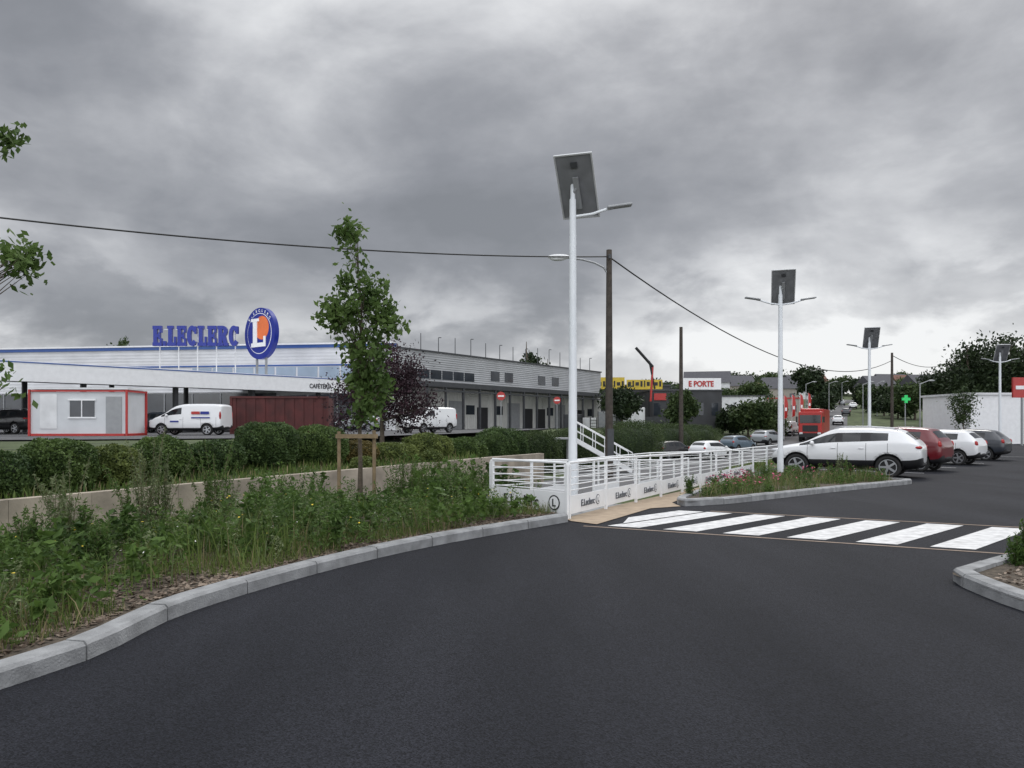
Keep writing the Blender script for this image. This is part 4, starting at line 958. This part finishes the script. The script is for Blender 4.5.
# red lorry
x,y=px(811,86); t=thing('lorry','bright red articulated lorry driving down the road','lorry',(x,y,H(x,y)+.04),math.atan2(-.85,-.42))
part('cab',M['redp'],t,lambda b:(b.box((0,0,2.1),(2.2,2.48,2.6)),b.box((-.1,0,3.55),(1.8,2.1,.34))),.12)
part('windscreen',M['glass'],t,lambda b:b.box((1.11,0,2.55),(.04,2.2,.9)),.01)
part('side_window',M['glass'],t,lambda b:(b.box((.5,1.25,2.5),(.8,.03,.7)),b.box((.5,-1.25,2.5),(.8,.03,.7))))
part('grille',M['dark'],t,lambda b:(b.box((1.12,0,1.5),(.05,1.6,.7)),b.box((1.1,0,.75),(.2,2.4,.45))))
for s in(-1,1):
    part('headlight',M['lamp'],t,lambda b:b.box((1.16,s*.95,.95),(.12,.36,.22)),.03)
    part('wing_mirror',M['dark'],t,lambda b:b.box((1.0,s*1.42,2.5),(.12,.18,.65)))
part('trailer',M['redp'],t,lambda b:b.box((-6.2,0,2.35),(9.6,2.5,2.7)),.03)
part('chassis',M['dark'],t,lambda b:b.box((-5,0,.85),(11.5,1.0,.25)))
for xx in(.4,-2.6,-8.2,-9.5):
    for s in(-1,1):
        part('wheel',M['tyre'],t,lambda b:(b.cyl((xx,s*.92,.5),(xx,s*1.22,.5),.5,.5,20),b.cyl((xx,s*1.22,.5),(xx,s*1.24,.5),.25,.22,14)))
# crane lorry
x,y=px(652,96); z=H(x,y); t=thing('crane_lorry','lorry with raised dark loader crane arm','lorry',(x,y,z),math.radians(200))
part('cab',M['white2'],t,lambda b:b.box((2.6,0,1.9),(1.9,2.4,2.4)),.1)
part('windscreen',M['glass'],t,lambda b:b.box((3.56,0,2.4),(.04,2.1,.8)))
part('bed',M['darkgrey'],t,lambda b:(b.box((-1.2,0,1.1),(5.6,2.4,.3)),b.box((-1.2,1.2,1.6),(5.6,.08,.7)),b.box((-1.2,-1.2,1.6),(5.6,.08,.7))))
part('crane',[M['dark'],M['redp']],t,lambda b:(b.box((.2,0,2.6),(.4,.4,2.6)),b.tube([(.2,0,3.8),(-.1,0,8.4)],.14,8,1),b.tube([(-.1,0,8.3),(2.3,0,10.6)],.18,8,0),b.tube([(-.4,0,5.5),(.4,0,9)],.12,8,0)))
for xx in(2.4,-1.8,-3):
    for s in(-1,1): part('wheel',M['tyre'],t,lambda b:b.cyl((xx,s*.85,.5),(xx,s*1.15,.5),.5,.5,18))
# ---------------------------------------------------------------- mid and far buildings
def bldg(name,label,cat,x,y,w,d,h,rz,wall,roofm=None,gable=False,wins=0,z=None,group=None):
    t=thing(name,label,cat,(x,y,(H(x,y) if z is None else z)),rz,group)
    part('wall',wall,t,lambda b:b.box((0,0,h/2-.5),(w,d,h+1)))
    if gable: part('roof',roofm,t,lambda b:b.add([(-w/2-.3,-d/2-.4,h),(w/2+.3,-d/2-.4,h),(w/2+.3,0,h+d*.42),(-w/2-.3,0,h+d*.42),(-w/2-.3,d/2+.4,h),(w/2+.3,d/2+.4,h)],[(0,1,2,3),(3,2,5,4),(0,3,4),(1,5,2),(0,4,5,1)]))
    else: part('roof',roofm or M['darkgrey'],t,lambda b:b.box((0,0,h+.1),(w+.3,d+.3,.2)))
    for i in range(wins): 
        xx=-w/2+(i+.5)*w/wins
        part('window',M['winglass'],t,lambda b:b.box((xx,-d/2-.02,h*.55),(w/wins*.45,.06,h*.3)))
    return t
x,y=px(676,106); t=bldg('dark_shop_building','dark clad retail shed with white and red sign','shop',x,y,9.5,12,5.4,0,M['shed'],wins=5)
part('white_sign_board',M['white'],t,lambda b:b.box((2.0,-6.1,6.3),(5.2,.12,1.5)))
text('lettering','E PORTE',1.0,(.3,-6.19,5.97),0,t,M['redp'],.02,.04,width=3.3)
part('sign_post',M['grey'],t,lambda b:(b.box((0,-6.0,5.8),(.1,.06,.7)),b.box((4,-6.0,5.8),(.1,.06,.7))))
part('red_sign_board',M['redp'],t,lambda b:b.box((-3.4,-6.1,4.6),(1.6,.1,.9)))
x,y=px(626,113); t=bldg('dark_shop_building','low dark building with yellow sign board','shop',x,y,12,5,6.0,0,M['shed'],wins=5)
part('yellow_sign_board',M['yellow'],t,lambda b:(b.box((-2.9,-2.6,6.4),(4.6,.12,1.7)),b.box((2.3,-2.6,6.2),(5.2,.12,1.4))))
def bars(b):
    x=-4.9; i=0
    while x<4.6:
        w=(.22,.5,.3,.18,.42)[i%5]; hh=(.9,.5,.8,.9,.6)[i%5]
        if not(-.8<x<-.3): b.box((x+w/2,-2.68,6.3),(w,.03,hh))
        x+=w+.22; i+=1
part('sign_bars',M['dark'],t,bars)
x,y=px(722,125); bldg('retail_shed','long grey retail shed beside the road','shop',x,y,12,12,4.2,-.2,M['white2'],wins=6)
x,y=px(768,134); bldg('retail_shed','low white retail unit with red band','shop',x,y,10,10,3.6,-.3,M['render'],M['redp'],wins=5)
x,y=px(984,74); t=bldg('white_unit','low plain white flat roofed commercial unit','shop',x,y,7.6,8,4.5,0,M['white'],M['white2'],wins=0,z=-.4)
part('door',M['pale'],t,lambda b:b.box((2.2,-4.03,1.6),(1.1,.06,2.3)))
x,y=px(1022,64); t=thing('roadside_sign','red and white lettered retail sign board','sign',(x,y,-.4))
part('board',M['redp'],t,lambda b:b.box((0,0,4.9),(1.6,.2,1.7))); part('stripe',M['white'],t,lambda b:b.box((0,-.12,4.9),(1.2,.03,.3)))
part('post',M['grey'],t,lambda b:b.cyl((0,0,0),(0,0,4.05),.1,.1,10))
for i,(p,d,w,h,c,rf) in enumerate([(735,230,10,5,'render','tile'),(758,260,11,5.5,'render','tilered'),(778,215,9,4.5,'render','tile'),(800,280,12,5,'white2','tile'),(876,230,9,5,'render','tile'),(890,270,11,5,'render','tile'),(907,245,9,5,'render','tilered'),(925,180,9,5,'render','tile'),(707,210,12,6,'white2','tile'),(812,340,11,4.5,'render','tilered'),(893,340,11,4.5,'render','tile')]):
    x,y=px(p,d); bldg('house','rendered house with pitched slate roof' if rf=='tile' else 'rendered house with red tiled roof','house',x,y,w,8,h,random.uniform(-.4,.4),M[c],M[rf],True,3,group='houses on the hillside')
for i,(p,d) in enumerate([(784,90),(792,95),(800,100),(808,108)]):
    x,y=px(p,d); t=thing('banner_flag','tall red teardrop banner flag with white mark','flag',(x,y,H(x,y)),0,'banner flags beside the road')
    part('pole',M['white'],t,lambda b:b.cyl((0,0,0),(0,0,5.2),.035,.025,8))
    part('cloth',[M['redp'],M['white']],t,lambda b:(b.add([(0,0,2.4),(.40,.05,2.6),(.52,.1,4.2),(.36,.05,5.0),(0,0,5.3)],[(0,1,2,3,4)]),b.box((.24,.03,3.6),(.22,.06,.4),1)))
x,y=px(906,72); t=thing('pharmacy_sign','lit green cross sign on a grey post','sign',(x,y,H(x,y)))
part('cross',M['green'],t,lambda b:(b.box((0,0,4.2),(.75,.16,.26)),b.box((0,0,4.45),(.26,.16,.24)),b.box((0,0,3.95),(.26,.16,.24))))
part('post',M['grey'],t,lambda b:b.cyl((0,.15,0),(0,.15,4.6),.05,.05,8))
def noentry(p,d,z,hh=2.3,label='round red no entry sign on a post'):
    x,y=px(p,d); t=thing('no_entry_sign',label,'road sign',(x,y,z),0,'round no entry signs')
    part('disc',M['redp'],t,lambda b:b.cyl((0,0,hh),(0,-.03,hh),.34,.34,28)); part('bar',M['white'],t,lambda b:b.box((0,-.04,hh),(.48,.02,.12)))
    part('post',M['grey'],t,lambda b:b.cyl((0,.04,0),(0,.04,hh+.3),.04,.04,8))
noentry(501,60,.75,2.9); noentry(557,72,.75,2.9)
for (p,d,top) in [(863,110,9),(877,150,12),(920,85,8),(842,190,15),(829,140,11),(806,118,8.5)]:
    x,y=px(p,d); z=H(x,y); t=thing('street_lamp','distant grey street lamp beside the hill road','street lamp',(x,y,z),0,'distant street lamps')
    part('pole',M['grey'],t,lambda b:b.cyl((0,0,0),(0,0,6.5),.09,.06,8)); part('lamp_head',M['grey'],t,lambda b:(b.tube([(0,0,6.4),(1,0,6.8)],.05,6),b.ell((1.3,0,6.8),(.4,.14,.1))))
# ---------------------------------------------------------------- world, light, camera
w=bpy.data.worlds.new('World'); scene.world=w; w.use_nodes=True; nt=w.node_tree; bg=nt.nodes['Background']; out=nt.nodes['World Output']
sky=N(nt,'ShaderNodeTexSky',sky_type='NISHITA'); sky.sun_disc=False; sky.sun_elevation=math.radians(42); sky.sun_rotation=math.radians(25)
nt.links.new(sky.outputs[0],bg.inputs['Color']); bg.inputs['Strength'].default_value=.07
tc=N(nt,'ShaderNodeTexCoord'); sx=N(nt,'ShaderNodeSeparateXYZ'); nt.links.new(tc.outputs['Generated'],sx.inputs[0])
def math_(op,a,b=None,c=None,clamp=False):
    n=N(nt,'ShaderNodeMath',operation=op); n.use_clamp=clamp
    for i,v in enumerate((a,b,c)):
        if v is None: continue
        if isinstance(v,(int,float)): n.inputs[i].default_value=v
        else: nt.links.new(v,n.inputs[i])
    return n.outputs[0]
cb_=N(nt,'ShaderNodeCombineXYZ'); nt.links.new(sx.outputs[0],cb_.inputs[0]); nt.links.new(sx.outputs[1],cb_.inputs[1]); nt.links.new(math_('MULTIPLY',sx.outputs[2],1.9),cb_.inputs[2])
def noise(sc,det,ro,dist,off):
    mp=N(nt,'ShaderNodeMapping'); mp.inputs['Location'].default_value=off; nt.links.new(cb_.outputs[0],mp.inputs['Vector'])
    n=N(nt,'ShaderNodeTexNoise'); n.inputs['Scale'].default_value=sc; n.inputs['Detail'].default_value=det; n.inputs['Roughness'].default_value=ro; n.inputs['Distortion'].default_value=dist
    nt.links.new(mp.outputs[0],n.inputs['Vector']); return n.outputs['Fac']
n1=noise(1.9,9,.50,.35,(3.1,.4,.2)); n2=noise(5.5,10,.56,.25,(.3,1.7,2.2)); n3=noise(6.5,10,.54,.2,(5.3,2.1,.7))
v=math_('ADD',math_('MULTIPLY',n1,1.55),math_('MULTIPLY',n2,.60)); v=math_('SUBTRACT',v,.60)
lowe=math_('SUBTRACT',1.0,math_('MULTIPLY',sx.outputs[2],4.2),clamp=True)
gap=N(nt,'ShaderNodeMapRange',interpolation_type='SMOOTHSTEP'); nt.links.new(n3,gap.inputs['Value']); gap.inputs['From Min'].default_value=.44; gap.inputs['From Max'].default_value=.60
band=math_('MULTIPLY',math_('POWER',lowe,.6),gap.outputs[0])
v=math_('ADD',v,math_('MULTIPLY',band,.36))
v=math_('ADD',v,math_('MULTIPLY',lowe,.24))
v=math_('ADD',v,math_('MULTIPLY',sx.outputs[0],.08))
v=math_('ADD',v,math_('MULTIPLY',math_('SUBTRACT',sx.outputs[2],.34,clamp=True),.35))
rp=N(nt,'ShaderNodeValToRGB'); nt.links.new(v,rp.inputs['Fac']); e=rp.color_ramp.elements
e[0].position=.20; e[0].color=(.225,.235,.255,1); e[1].position=.98; e[1].color=(.88,.89,.90,1)
for p_,c_ in((.36,(.275,.285,.31)),(.48,(.345,.355,.38)),(.60,(.445,.455,.48)),(.76,(.64,.65,.67))):
    q=rp.color_ramp.elements.new(p_); q.color=(*c_,1)
mult=math_('ADD',math_('ADD',1.05,math_('MULTIPLY',math_('SUBTRACT',sx.outputs[2],.52,clamp=True),4.4)),math_('MULTIPLY',math_('MULTIPLY',sx.outputs[1],-1.0,clamp=True),2.6))  # extra sky brightness overhead and behind the camera, added to light the scene
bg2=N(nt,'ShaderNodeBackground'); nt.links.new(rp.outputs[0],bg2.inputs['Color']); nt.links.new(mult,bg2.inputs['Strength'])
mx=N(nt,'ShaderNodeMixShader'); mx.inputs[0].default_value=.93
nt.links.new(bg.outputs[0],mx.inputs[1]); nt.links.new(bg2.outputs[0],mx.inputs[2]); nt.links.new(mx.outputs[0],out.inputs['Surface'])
sl=bpy.data.lights.new('sun','SUN'); sl.energy=1.0; sl.angle=math.radians(16); sl.color=(1,.97,.92)
so=bpy.data.objects.new('sun',sl); link(so); 
el=math.radians(42); az=math.radians(25); d=Vector((math.sin(az)*math.cos(el),math.cos(az)*math.cos(el),math.sin(el)))
so.rotation_euler=d.to_track_quat('Z','Y').to_euler(); so.location=(20,40,50)
cam=bpy.data.cameras.new('camera'); co=bpy.data.objects.new('camera',cam); link(co)
co.location=(0,0,1.6); co.rotation_euler=(math.pi/2,0,0); cam.lens=760/1024*36; cam.sensor_width=36; cam.shift_y=38/1024; cam.clip_end=3000; cam.clip_start=.05
scene.camera=co
scene.view_settings.view_transform='Standard'; scene.view_settings.look='None'; scene.view_settings.exposure=0
